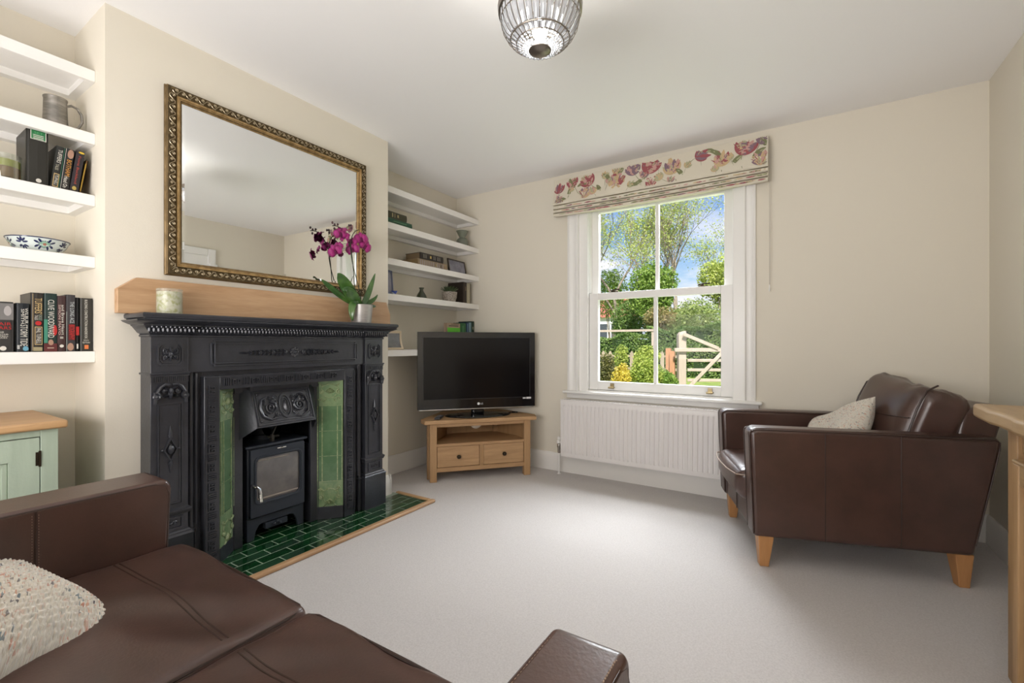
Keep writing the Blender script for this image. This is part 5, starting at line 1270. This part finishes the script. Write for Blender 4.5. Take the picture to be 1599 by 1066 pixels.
def flatbook(label, x, y0, y1, z, t, d, col, bands, group=None, page=None):
    o = thing('book', label, 'book', (x, (y0+y1)/2, z), (0, 0, 0), group); c = .003; L = (y1-y0)/2
    m = MB(); m.box(-d, 0, -L, L, 0, c); m.box(-d, 0, -L, L, t-c, t)
    m.prism([(-.006, 0), (0, .0), (.004, t*.25), (.005, t*.5), (.004, t*.75), (0, t), (-.006, t)], lambda a, b, q: (a, q, b), -L, L); m.build('book_cover', bm_(col), o, local=True, smooth=False)
    m = MB(); m.box(-d+.003, -.006, -L+.003, L-.003, c, t-c); m.build('page_block', page or M_page, o, local=True, smooth=False)
    for nm_, cc, bs in bands:
        m = MB()
        for a0, a1, b0, b1 in bs: m.box(.0048, .0056, -L+2*L*a0, -L+2*L*a1, t*b0, t*b1)
        m.build(nm_, bm_(cc), o, local=True, smooth=False)
flatbook('dark green book lying flat with pale band, lower of two beside chimney breast', xs, 2.205, 2.495, 1.900, .048, .17, (.022, .085, .05), [('pale_band', (.42, .38, .24), [(.05, .85, .10, .30)]), ('title_strip', (.10, .22, .12), [(.35, .8, .55, .68)])])
flatbook('old olive brown book lying flat on green book', xs, 2.185, 2.440, 1.948, .050, .17, (.045, .042, .02), [('spine_label', (.35, .30, .16), [(.42, .46, .2, .8), (.52, .54, .2, .8), (.62, .68, .3, .7)])])
flatbook('tan and gold book with patterned spine lying flat, lower of stacked pair', xs, 2.560, 2.905, 1.645, .056, .19, (.26, .19, .11), [('gilt_pattern', (.30, .26, .25), [(.05+.07*i, .09+.07*i, .15, .85) for i in range(12)]), ('gilt_spot', (.50, .36, .12), [(.55, .60, .3, .7), (.75, .78, .3, .7)])], page=mat('aged_gilt_edges', (.26, .18, .085), .6))
flatbook('black book with silver and gold marks lying on patterned book', xs, 2.585, 2.855, 1.701, .052, .16, (.018, .013, .012), [('silver_pattern', (.30, .28, .24), [(.12+.055*i, .135+.055*i, .2, .8) for i in (0, 1, 2, 8, 9, 11, 12, 13)]), ('gold_mark', (.50, .36, .12), [(.40, .46, .3, .7)])], page=mat('dark_aged_edges', (.20, .14, .08), .7))
book('large black hardback with brown spine standing on shelf behind leafy pot', -2.50, 3.118, 1.39, .054, .190, .17, (.022, .014, .010), [('box', 0, .03, .97, .30, .36, (.10, .06, .035)), ('box', 0, .2, .4, .55, .8, (.13, .09, .06))])
book('pale cream book standing right of large black hardback', -2.50, 3.174, 1.39, .048, .184, .15, (.34, .31, .22), [('box', 0, .3, .8, .3, .6, (.42, .38, .28))])
zb = .987
book('wide beige and lime green book front just visible above television', -2.50, 2.900, zb, .180, .222, .03, (.40, .30, .21), [('box', 0, .175, 1.0, .05, .97, (.12, .52, .04)), ('box', 0, .08, .125, .15, .85, (.12, .09, .07)), ('box', 0, .02, .06, .3, .9, (.2, .15, .1))])
book('green spined book above television, right of lime green one', -2.50, 3.083, zb, .078, .228, .15, (.035, .13, .045), [('box', 0, .1, .5, .3, .6, (.08, .22, .09))])
book('navy blue book above right side of television', -2.50, 3.164, zb, .040, .236, .15, (.02, .045, .09), [('box', 0, .05, .7, .4, .6, (.15, .3, .45))])
book('light blue slim book above right side of television', -2.50, 3.206, zb, .034, .238, .15, (.17, .27, .32))
book('darkest green book, last above right side of television', -2.50, 3.242, zb, .038, .250, .15, (.012, .035, .022), [('box', 0, .2, .3, .3, .7, (.3, .32, .2))])

# ------------------------------------------------------------------ shelf ornaments
o = thing('tankard', 'pewter tankard with curved handle on second shelf left of fireplace', 'tankard', (-2.555, .545, 1.900))
m = MB(); m.lathe([(.041, 0), (.043, .004), (.041, .010), (.039, .012), (.0365, .06), (.035, .122), (.037, .127), (.037, .131), (.034, .131), (.033, .122), (.034, .02), (0, .015)], n=36, cap=False); m.build('tankard_body', M_pewter, o, local=True)
m = MB(); m.tube([(0, .034, .112), (0, .048, .122), (0, .066, .118), (0, .080, .095), (0, .082, .065), (0, .070, .038), (0, .052, .022), (0, .038, .018)], [.004, .005, .0055, .0055, .005, .0045, .004, .0035], 8); m.build('handle', M_pewter, o, local=True)
o = thing('candle_jar', 'green and brown candle in clear glass jar on middle shelf at left edge', 'candle', (-2.51, .398, 1.645))
m = MB(); m.lathe([(0, 0), (.044, 0), (.046, .005), (.046, .092), (.044, .092), (.044, .006), (0, .005)], n=32, cap=False); m.build('glass_jar', M_clear, o, local=True)
m = MB(); m.lathe([(0, .006), (.042, .006), (.042, .045), (0, .045)], n=32, cap=False); m.build('candle_wax', mat('brown_wax', (.20, .10, .03), .4), o, local=True)
m = MB(); m.lathe([(0, .046), (.042, .046), (.042, .072), (0, .070)], n=32, cap=False); m.build('upper_wax', mat('olive_wax', (.36, .36, .08), .4), o, local=True)
# blue and white dish
o = thing('bowl', 'shallow white dish painted with dark blue leaves and red centred flower', 'bowl', (-2.56, .497, 1.390))
M_cer = mat('white_glazed_ceramic', (.60, .66, .64), .12, coat=.5); M_blue = mat('cobalt_blue_glaze', (.012, .018, .075), .14, coat=.5); M_mint = mat('mint_glaze', (.26, .42, .32), .15, coat=.5); M_red = mat('brick_red_glaze', (.33, .06, .03), .2)
bp_ = [(0, 0), (.045, 0), (.060, .006), (.078, .026), (.090, .052)]
m = MB(); m.lathe(bp_+[(.092, .054), (.089, .054), (.075, .028), (.056, .010), (0, .006)], n=48, cap=False); m.build('dish', M_cer, o, local=True)
m = MB(); m.lathe([(.0915, .051), (.0928, .0545), (.0895, .0555)], n=48, cap=False); m.build('blue_rim', M_blue, o, local=True)
def onb(th, s):   # s 0..1 up the outside
    z = .006+s*.046; 
    for (ra, za), (rb, zb_) in zip(bp_[2:], bp_[3:]):
        if z <= zb_+1e-9: r = ra+(rb-ra)*(z-za)/(zb_-za); break
    return ((r+.0006)*math.cos(th), (r+.0006)*math.sin(th), z)
def blob(m, th, s, rt, rs, rot=0, n=10):
    c, si = math.cos(rot), math.sin(rot)
    pts = [onb(th, min(.97, max(.02, s)))]
    for i in range(n):
        a = 2*PI*i/n; u, v = rt*math.cos(a), rs*math.sin(a); pts.append(onb(th+(u*c-v*si)/.085, min(.98, max(.02, s+(u*si+v*c)/.05))))
    m.add(pts, [(0, i+1, (i+1) % n+1) for i in range(n)])
mb_, mm_, mr_ = MB(), MB(), MB()
for k in range(8):
    th = .03+k*PI/4
    if k % 2 == 0:
        blob(mm_, th, .50, .017, .013)
        for q in range(16): a = q*2*PI/16; blob(mb_, th+.0172*math.cos(a)/.085, .50+.0132*math.sin(a)/.05, .0022, .0016, a+PI/2, 6)
        for q in range(5): a = q*2*PI/5; blob(mr_, th+.0035*math.cos(a)/.085, .5+.0035*math.sin(a)/.05, .0026, .002, a, 6)
        for a in (-1.1, -.55, .55, 1.1, 2.1, 2.6, -2.1, -2.6): blob(mb_, th+.028*math.cos(a)/.085, .5+.016*math.sin(a)/.05, .0085, .0038, a, 8)
    else:
        for a in (.2, .9, 1.57, 2.2, 2.9): blob(mb_, th+.011*math.cos(a)/.085, .52+.014*math.sin(a)/.05, .009, .0036, a, 8)
        for a in (-.5, -1.2, -1.9, -2.6): blob(mb_, th+.012*math.cos(a)/.085, .4+.012*math.sin(a)/.05, .008, .0034, a, 8)
mb_.build('painted_leaves', M_blue, o, local=True, smooth=False, kind='stuff'); mm_.build('painted_roundel', M_mint, o, local=True, smooth=False, kind='stuff'); mr_.build('painted_flower', M_red, o, local=True, smooth=False, kind='stuff')
M_green_gl = mat('green_tinted_glass', (.30, .36, .22), .1, trans=.55, coat=.5); M_olive = mat('dark_olive_glaze', (.035, .042, .022), .2, coat=.5)
o = thing('glass_vase', 'small waisted green glass vase on second shelf behind television', 'vase', (-2.56, 3.185, 1.900))
m = MB(); m.lathe([(0, 0), (.048, 0), (.053, .02), (.055, .055), (.046, .075), (.029, .088), (.027, .096), (.042, .122), (.056, .150), (.053, .150), (.039, .122), (.024, .096), (.04, .074), (.05, .05), (.046, .01), (0, .008)], n=32, cap=False); m.build('vase_body', mat('grey_green_glass', (.28, .31, .24), .12, trans=.45, coat=.5), o, local=True)
o = thing('bottle_vase', 'small dark olive bottle vase standing alone on fourth shelf', 'vase', (-2.53, 2.632, 1.390))
m = MB(); m.lathe([(0, 0), (.042, 0), (.044, .006), (.036, .03), (.018, .058), (.0135, .070), (.014, .076), (.022, .088), (.020, .089), (.011, .078), (0, .076)], n=24, cap=False); m.build('vase_body', M_olive, o, local=True)
o = thing('small_bowl', 'tiny cobalt blue and white bowl at left of fourth shelf', 'bowl', (-2.51, 2.318, 1.390))
m = MB(); m.lathe([(0, 0), (.015, 0), (.018, .006), (.030, .030), (.028, .030), (.014, .007), (0, .006)], n=20, cap=False); m.build('bowl_body', mat('cobalt_white_glaze', (.05, .09, .40), .15, noise=((.5, .55, .65), 60, .48, .56)), o, local=True)
o = thing('succulent_pot', 'leafy succulent in crackled white pot in front of large black hardback', 'plant', (-2.52, 2.962, 1.390))
m = MB(); m.lathe([(0, 0), (.046, 0), (.053, .008), (.062, .04), (.066, .085), (.062, .085), (.058, .04), (0, .03)], n=28, cap=False); m.build('pot', mat('crackled_pot', (.38, .34, .29), .5, noise=((.17, .14, .11), 110, .42, .56)), o, local=True)
M_succ = mat('dull_green_leaf', (.07, .10, .045), .5)
m = MB()
for i in range(26):
    a = i*2.4; r = .012+.0022*i; tl = .3+.03*i
    fl_ = lambda A, B, C, a=a, tl=tl, r=r: (r*.5*math.cos(a)+A*math.cos(a)*math.sin(tl)-B*math.sin(a), r*.5*math.sin(a)+A*math.sin(a)*math.sin(tl)+B*math.cos(a), .085+A*math.cos(tl)+C)
    leafr(m, fl_, 0, 0, 0, .055, .020, .004)
m.build('leaves', M_succ, o, local=True, kind='stuff')
M_photo = mat('grey_blue_photograph', (.13, .13, .18), .15, noise=((.30, .30, .36), 6, .35, .65), spec=.8)
def pframe(label, loc, rz, w_, h_, tilt, mt, bw=.012, curved=0, photo=None):
    o = thing('photo_frame', label, 'photo frame', loc, (0, 0, rz)); R = Matrix.Rotation(-tilt, 4, 'Y')
    f = lambda a, b, c: tuple(R @ Vector((c+curved*((b/h_)-.5)**2*4, a, b)))
    m = MB(); n_ = 8 if curved else 1
    for i in range(n_):
        b0, b1 = h_*i/n_, h_*(i+1)/n_
        for a0, a1 in ((-w_/2, -w_/2+bw), (w_/2-bw, w_/2)):
            m.hexa([f(a0, b0, -.012), f(a1, b0, -.012), f(a1, b0, .0), f(a0, b0, .0)][::-1], [f(a0, b1, -.012), f(a1, b1, -.012), f(a1, b1, .0), f(a0, b1, .0)][::-1])
    for b0, b1 in ((0, bw), (h_-bw, h_)): m.hexa([f(-w_/2, b0, -.012), f(w_/2, b0, -.012), f(w_/2, b0, 0), f(-w_/2, b0, 0)][::-1], [f(-w_/2, b1, -.012), f(w_/2, b1, -.012), f(w_/2, b1, 0), f(-w_/2, b1, 0)][::-1])
    m.build('frame_border', mt, o, local=True, smooth=False)
    m = MB()
    for i in range(n_):
        b0, b1 = bw+(h_-2*bw)*i/n_, bw+(h_-2*bw)*(i+1)/n_
        m.add([f(-w_/2+bw, b0, -.004), f(w_/2-bw, b0, -.004), f(w_/2-bw, b1, -.004), f(-w_/2+bw, b1, -.004)], [(0, 1, 2, 3)])
    m.build('photograph', photo or M_photo, o, local=True, smooth=False)
    m = MB(); m.tube([f(0, h_*.6, -.012), tuple(Vector(f(0, h_*.3, -.012))*0+Vector((-.012-h_*.45, 0, .003)))], .004, 6); m.build('easel_strut', mt, o, local=True)
    return o
pframe('landscape photo frame with dark edge leaning beside flat books', (-2.545, 3.115, 1.645), .05, .25, .135, .18, mat('dark_frame', (.06, .045, .035), .4), .010)
pframe('narrow blue-grey photo frame at far left of fourth shelf', (-2.50, 2.275, 1.390), .25, .105, .180, .08, mat('blue_grey_frame', (.10, .12, .20), .4), .014)
pframe('cream curved photo frame on lowest shelf beside the mantel end', (-2.485, 2.305, .987), -.15, .150, .140, .22, mat('cream_frame', (.60, .50, .36), .5), .016, curved=.014, photo=mat('grey_photograph', (.24, .24, .25), .2, noise=((.12, .12, .13), 8, .35, .65)))

# ------------------------------------------------------------------ garden
gz = -.10
M_grass = mat('mown_grass', (.16, .24, .045), .95, bump=(60, .5), noise=((.26, .30, .08), 3, .35, .65))
m = MB(); m.box(-60, 40, YF+.45, 90, gz-.1, gz); m.build('lawn', M_grass, kind='structure')
M_bark = mat('grey_brown_bark', (.17, .135, .10), .9, bump=(20, .5), noise=((.27, .23, .18), 5, .35, .65))
M_paling = wood('weathered_paling', (.36, .30, .22), (.25, .20, .15), .8, 'Z', .8); M_gate = wood('pale_sawn_oak', (.42, .345, .29), (.33, .27, .22), .6, 'Z', .7)
FM = {'spring': foliage_mat('spring_leaf', (.32, .42, .07), (.58, .62, .20)), 'bright': foliage_mat('bright_green_leaf', (.11, .22, .03), (.32, .44, .09)), 'lime': foliage_mat('lime_leaf', (.20, .30, .045), (.52, .58, .14)),
      'yellow': foliage_mat('golden_leaf', (.48, .38, .04), (.78, .66, .12)), 'hedge': foliage_mat('hedge_leaf', (.07, .16, .035), (.26, .36, .10)), 'pale': foliage_mat('pale_hedge_leaf', (.18, .28, .07), (.44, .50, .18)), 'conifer': foliage_mat('brown_green_conifer', (.09, .11, .035), (.26, .24, .08))}
def leaves(name, pts, size, mt, par, kind='stuff'):
    """one small folded leaf (2 triangles) at every point"""
    pts = np.asarray(pts); n = len(pts)
    d = RNG.normal(size=(n, 3)); d /= np.linalg.norm(d, axis=1)[:, None]; e_ = np.cross(d, RNG.normal(size=(n, 3))); e_ /= np.linalg.norm(e_, axis=1)[:, None]
    s = size*RNG.uniform(.6, 1.3, n)[:, None]
    v = np.empty((n, 4, 3)); v[:, 0] = pts-d*s*.5; v[:, 1] = pts+e_*s*.3; v[:, 2] = pts+d*s*.5; v[:, 3] = pts-e_*s*.3
    lo = np.array(par.location) if par is not None else np.zeros(3)
    v = (v-lo).reshape(-1, 3)
    me = bpy.data.meshes.new(name); me.vertices.add(4*n); me.vertices.foreach_set('co', v.ravel())
    me.loops.add(4*n); me.loops.foreach_set('vertex_index', np.arange(4*n, dtype=np.int32)); me.polygons.add(n)
    me.polygons.foreach_set('loop_start', np.arange(0, 4*n, 4, dtype=np.int32)); me.polygons.foreach_set('loop_total', np.full(n, 4, dtype=np.int32))
    me.update(calc_edges=True); me.materials.append(mt)
    o = bpy.data.objects.new(name, me); COL.objects.link(o); o.parent = par; o['kind'] = kind
    return o
def blobpts(c, r, n, shell=.55, lumps=9, seed=None):
    rg = np.random.default_rng(seed if seed is not None else int(abs(c[0]*1000+c[1]*77+c[2]*13)) % 100000)
    ctr = rg.normal(size=(lumps, 3)); ctr /= np.linalg.norm(ctr, axis=1)[:, None]
    out = []
    k = rg.integers(0, lumps+3, n)
    d = rg.normal(size=(n, 3)); d /= np.linalg.norm(d, axis=1)[:, None]; rad = (shell+(1-shell)*rg.random(n))[:, None]
    base = np.where((k < lumps)[:, None], ctr[np.minimum(k, lumps-1)]*.55, 0)
    rr_ = np.where((k < lumps)[:, None], .50, .75)
    return np.array(c)+(base+d*rad*rr_)*np.array(r)
def bush(name, label, c, r, n, size, mt, group=None, cat='bush', lumps=9):
    o = thing(name, label, cat, (c[0], c[1], gz), group=group)
    m = MB()
    for i in range(5):
        a = i*1.3; m.tube([(c[0]+.04*math.cos(a), c[1]+.04*math.sin(a), gz), (c[0]+r[0]*.4*math.cos(a), c[1]+r[1]*.4*math.sin(a), c[2])], [.03*r[2], .012*r[2]], 5)
    m.build('stem', M_bark, o)
    p = blobpts(c, r, n, lumps=lumps); p = p[p[:, 2] > gz+.02]
    leaves('foliage', p, size, mt, o); return o
def tree(label, x, y, h, spread, seed, mt, leaf=.095, nleaf=9, trunk=.16, group=None, lean=(0, 0), start=.25, levels=6):
    rg = random.Random(seed); o = thing('tree', label, 'tree', (x, y, gz), group=group); m = MB(); tips = []
    def br(p, d, L, r, lv):
        q = p; pts = [p]; dd = d.copy(); k = 3
        for i in range(k):
            dd = (dd+Vector((rg.uniform(-.16, .16), rg.uniform(-.16, .16), rg.uniform(-.05, .12)))).normalized(); q = q+dd*(L/k); pts.append(q)
        m.tube(pts, [r, r*.85, r*.70, r*.56], 5 if lv > 3 else 3)
        if lv <= 2: tips.append(q)
        if lv == 0: return
        nb = 3 if lv > 2 else 2
        for i in range(nb):
            a = rg.uniform(0, 2*PI); t_ = rg.uniform(.35, .75)*spread
            nd = (dd+Vector((math.cos(a)*t_, math.sin(a)*t_, rg.uniform(-.05, .35)))).normalized(); br(q if i else pts[2], nd, L*rg.uniform(.62, .84), r*.54, lv-1)
    br(Vector((x, y, gz)), Vector((lean[0], lean[1], 1)).normalized(), h*start, trunk, levels)
    m.build('trunk', M_bark, o)
    T = np.array([tuple(t) for t in tips]); P_ = np.repeat(T, nleaf, 0)+RNG.normal(size=(len(T)*nleaf, 3))*.26
    leaves('foliage', P_, leaf, mt, o); return o
GT = 'tall thinly leaved trees beyond the garden'
tree('tall spring tree at left of the window view, sparse branches', -9.3, 24, 11.6, 1.0, 4, FM['spring'], group=GT, nleaf=10, start=.30)
tree('slender spring tree with two pale trunks left of glazing bar', -8.0, 23.5, 11.6, .9, 12, FM['spring'], group=GT, nleaf=10, start=.32, trunk=.13)
tree('leaning spring tree just left of glazing bar', -7.0, 24.5, 11.4, .9, 23, FM['spring'], group=GT, nleaf=10, lean=(.12, 0), start=.32, trunk=.13)
tree('widest fine-branched tree in the right half of the window view', -4.75, 24, 10.6, 1.05, 31, FM['spring'], group=GT, nleaf=10, start=.27, trunk=.14)
tree('spring tree rising behind the dense green tree', -6.0, 25.5, 10.8, .9, 47, FM['spring'], group=GT, nleaf=10, start=.28, trunk=.13)
tree('spring tree at the right edge of the upper right pane', -3.0, 26.5, 9.6, 1.1, 58, FM['spring'], group=GT, nleaf=9, start=.25, trunk=.12)
bush('tree', 'dense bright green tree in the middle of the window view', (-5.35, 20, 3.3), (1.2, 1.0, 1.35), 9000, .13, FM['bright'], cat='tree')
bush('tree', 'rounded light green tree at right edge of the window view', (-2.5, 20.5, 3.7), (1.1, 1.0, 1.5), 8000, .12, FM['spring'], cat='tree')
bush('tree', 'dark green tree low behind the left glass pane', (-7.0, 22, 2.3), (1.4, 1.0, 1.2), 5000, .13, FM['hedge'], cat='tree')
bush('tree', 'green tree at left edge of the window view behind trunks', (-9.4, 26, 4.0), (1.3, 1.2, 1.6), 4000, .13, FM['bright'], cat='tree')
bush('shrub', 'tall feathery pale green shrub above the right part of hedge', (-3.3, 18.6, 2.0), (1.5, .8, .95), 9000, .09, FM['pale'], cat='shrub')
bush('shrub', 'feathery reddish tipped shrub above hedge beside glazing bar', (-4.6, 18.4, 1.9), (.8, .7, .75), 4000, .09, foliage_mat('red_tipped_leaf', (.20, .24, .06), (.45, .34, .16)), cat='shrub')
# clipped hedge in two runs
def hedge(label, x0, x1, y, z1, n, mt, dep=.5):
    o = thing('hedge', label, 'hedge', ((x0+x1)/2, y, gz)); rg = np.random.default_rng(int(n))
    p = np.empty((n, 3)); p[:, 0] = rg.uniform(x0, x1, n); top = z1+.10*np.sin(p[:, 0]*2.1)+.06*np.sin(p[:, 0]*5.3)
    face = rg.random(n) < .65
    p[:, 1] = np.where(face, y-dep+.10*rg.random(n)+.06*np.sin(p[:, 0]*4), y+rg.uniform(-dep, dep, n)); p[:, 2] = np.where(face, gz+(top-gz)*rg.random(n), top-.12*rg.random(n)); p[:, 1] += .07*np.sin(p[:, 2]*6)
    leaves('foliage', p, .085, mt, o)
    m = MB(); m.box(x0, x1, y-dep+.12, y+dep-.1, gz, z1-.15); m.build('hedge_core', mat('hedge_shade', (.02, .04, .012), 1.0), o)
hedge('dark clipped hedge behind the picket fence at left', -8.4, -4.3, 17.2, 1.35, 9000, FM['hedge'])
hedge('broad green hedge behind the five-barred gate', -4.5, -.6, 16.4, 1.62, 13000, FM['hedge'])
# far house
M_brick = mat('red_roof_tiles', (.30, .10, .07), .8, bump=(6, .5)); M_wh = mat('white_render', (.75, .75, .73), .7)
ho = thing('house', 'white house with red roof far beyond the left pane', 'house', (-15.0, 40, gz))
m = MB(); m.box(-18, -13.4, 40, 44, gz, 3.6); m.build('house_wall', M_wh, ho)
m = MB(); m.prism([(39.7, 3.5), (44.3, 3.5), (42, 5.4)], lambda a, b, c: (c, a, b), -18.3, -13.2); m.build('roof', M_brick, ho)
for x in (-16.6, -15.3, -14.2):
    m = MB(); m.box(x-.35, x+.35, 39.96, 40, 1.6, 2.9); m.build('house_window', mat('dark_pane', (.05, .06, .07), .1), ho)
# post and rail behind hedge
rl = thing('rail_fence', 'pale horizontal rail on posts above the dark hedge', 'fence', (-4.4, 14.6, gz))
m = MB(); m.box(-6.2, -3.9, 14.58, 14.63, 1.44, 1.51); m.build('rail', M_gate, rl)
for x in (-6.15, -3.93): m = MB(); m.box(x-.04, x+.04, 14.6, 14.68, gz, 1.5); m.build('post', M_gate, rl)
# picket fence
pf = thing('picket_fence', 'weathered low picket fence in front of the dark hedge', 'fence', (-4.2, 14, gz))
for z in (.62, .22): m = MB(); m.box(-6.4, -3.05, 14.0, 14.04, z, z+.07); m.build('rail', M_paling, pf)
x = -6.35; first = None
while x < -3.1:
    if first is None:
        m = MB(); m.prism([(0, 0), (.11, 0), (.11, .84), (.055, .92), (0, .84)], lambda a, b, c: (a, c, b), -.02, 0); first = m.build('picket', M_paling, pf, local=True); first.location = (x+4.2, -.02, 0)
    else:
        q = first.copy(); COL.objects.link(q); q.parent = pf; q.location = (x+4.2, -.02, 0)
    x += .235
# gate (line turned a little from the house wall)
GA = math.atan2(.50, .866)
gt = thing('five_bar_gate', 'pale oak five-barred field gate with a raised curved heel', 'gate', (-2.50, 12.0, gz), GA)
def gb(name, *b, **k): m = MB(); m.box(*b); return m.build(name, M_gate, gt, local=True, bevel=.008, **k)
gp = thing('gate_post', 'thick pale oak post at the left end of gate', 'post', (-2.50, 12.0, gz), GA)
m = MB(); m.box(-.10, .09, -.09, .09, 0, 1.36); m.hexa([(-.10, -.09, 1.36), (.09, -.09, 1.36), (.09, .09, 1.36), (-.10, .09, 1.36)], [(-.06, -.06, 1.43), (.09, -.06, 1.47), (.09, .06, 1.47), (-.06, .06, 1.43)]); m.build('post', M_gate, gp, local=True, bevel=.01)
GL = 2.6; yg = -.13
gb('top_bar', -.22, GL, yg-.03, yg+.03, .935, 1.03)
for z in (.68, .44, .18): gb('bar', .10, GL, yg-.012, yg+.012, z, z+.075)
gb('upright', 1.10, 1.19, yg-.035, yg-.012, .08, .95); gb('upright', GL-.08, GL, yg-.03, yg+.03, .05, 1.05)
def slant(p, q, w_, name='brace'):
    a = Vector(p); b = Vector(q); u = (b-a).normalized(); v = Vector((-u.y, u.x))*w_/2
    m = MB(); m.prism([tuple(a-v), tuple(b-v), tuple(b+v), tuple(a+v)], lambda A, B, C: (A, C, B), yg-.06, yg-.035); m.build(name, M_gate, gt, local=True, bevel=.006)
slant((.10, .02), (.98, .96), .085); slant((-.02, 1.385), (.85, 1.02), .085, 'heel_brace'); slant((2.0, .96), (GL, .1), .085)
for k_, (x, y_, hh) in enumerate(((-2.86, 12.15, 1.02), (-2.74, 12.05, .95))):
    o = thing('fence_post', 'reddish brown fence post left of the gate, %s' % ('farther from it' if k_ == 0 else 'nearer to it'), 'post', (x, y_, gz))
    m = MB(); m.box(-.065, .065, -.06, .06, 0, hh); m.build('post', wood('red_cedar', (.42, .22, .12), (.33, .16, .08), .8, 'Z', .8), o, local=True, bevel=.01)
# shrubs close to the fence
bush('shrub', 'brown-green conifer at left edge of the lower pane', (-3.50, 9.2, .38), (.26, .25, .52), 5000, .045, FM['conifer'], cat='shrub')
bush('shrub', 'golden yellow shrub low in the left lower pane', (-3.08, 9.0, .28), (.26, .22, .42), 4000, .045, FM['yellow'], cat='shrub')
bush('shrub', 'bright lime green bush in the left lower pane', (-2.68, 9.3, .32), (.42, .3, .46), 7000, .05, FM['lime'], cat='shrub')
bush('shrub', 'lime green bush rising above the picket fence', (-2.80, 9.8, .72), (.36, .22, .30), 3000, .055, FM['lime'], cat='shrub')
bush('shrub', 'small yellow-green sprig above fence at left', (-3.42, 10.0, .70), (.22, .15, .34), 1300, .05, FM['lime'], cat='shrub', lumps=4)
bush('shrub', 'low green bush right of the glazing bar by gate', (-2.28, 9.4, .22), (.28, .25, .34), 4000, .045, FM['bright'], cat='shrub')
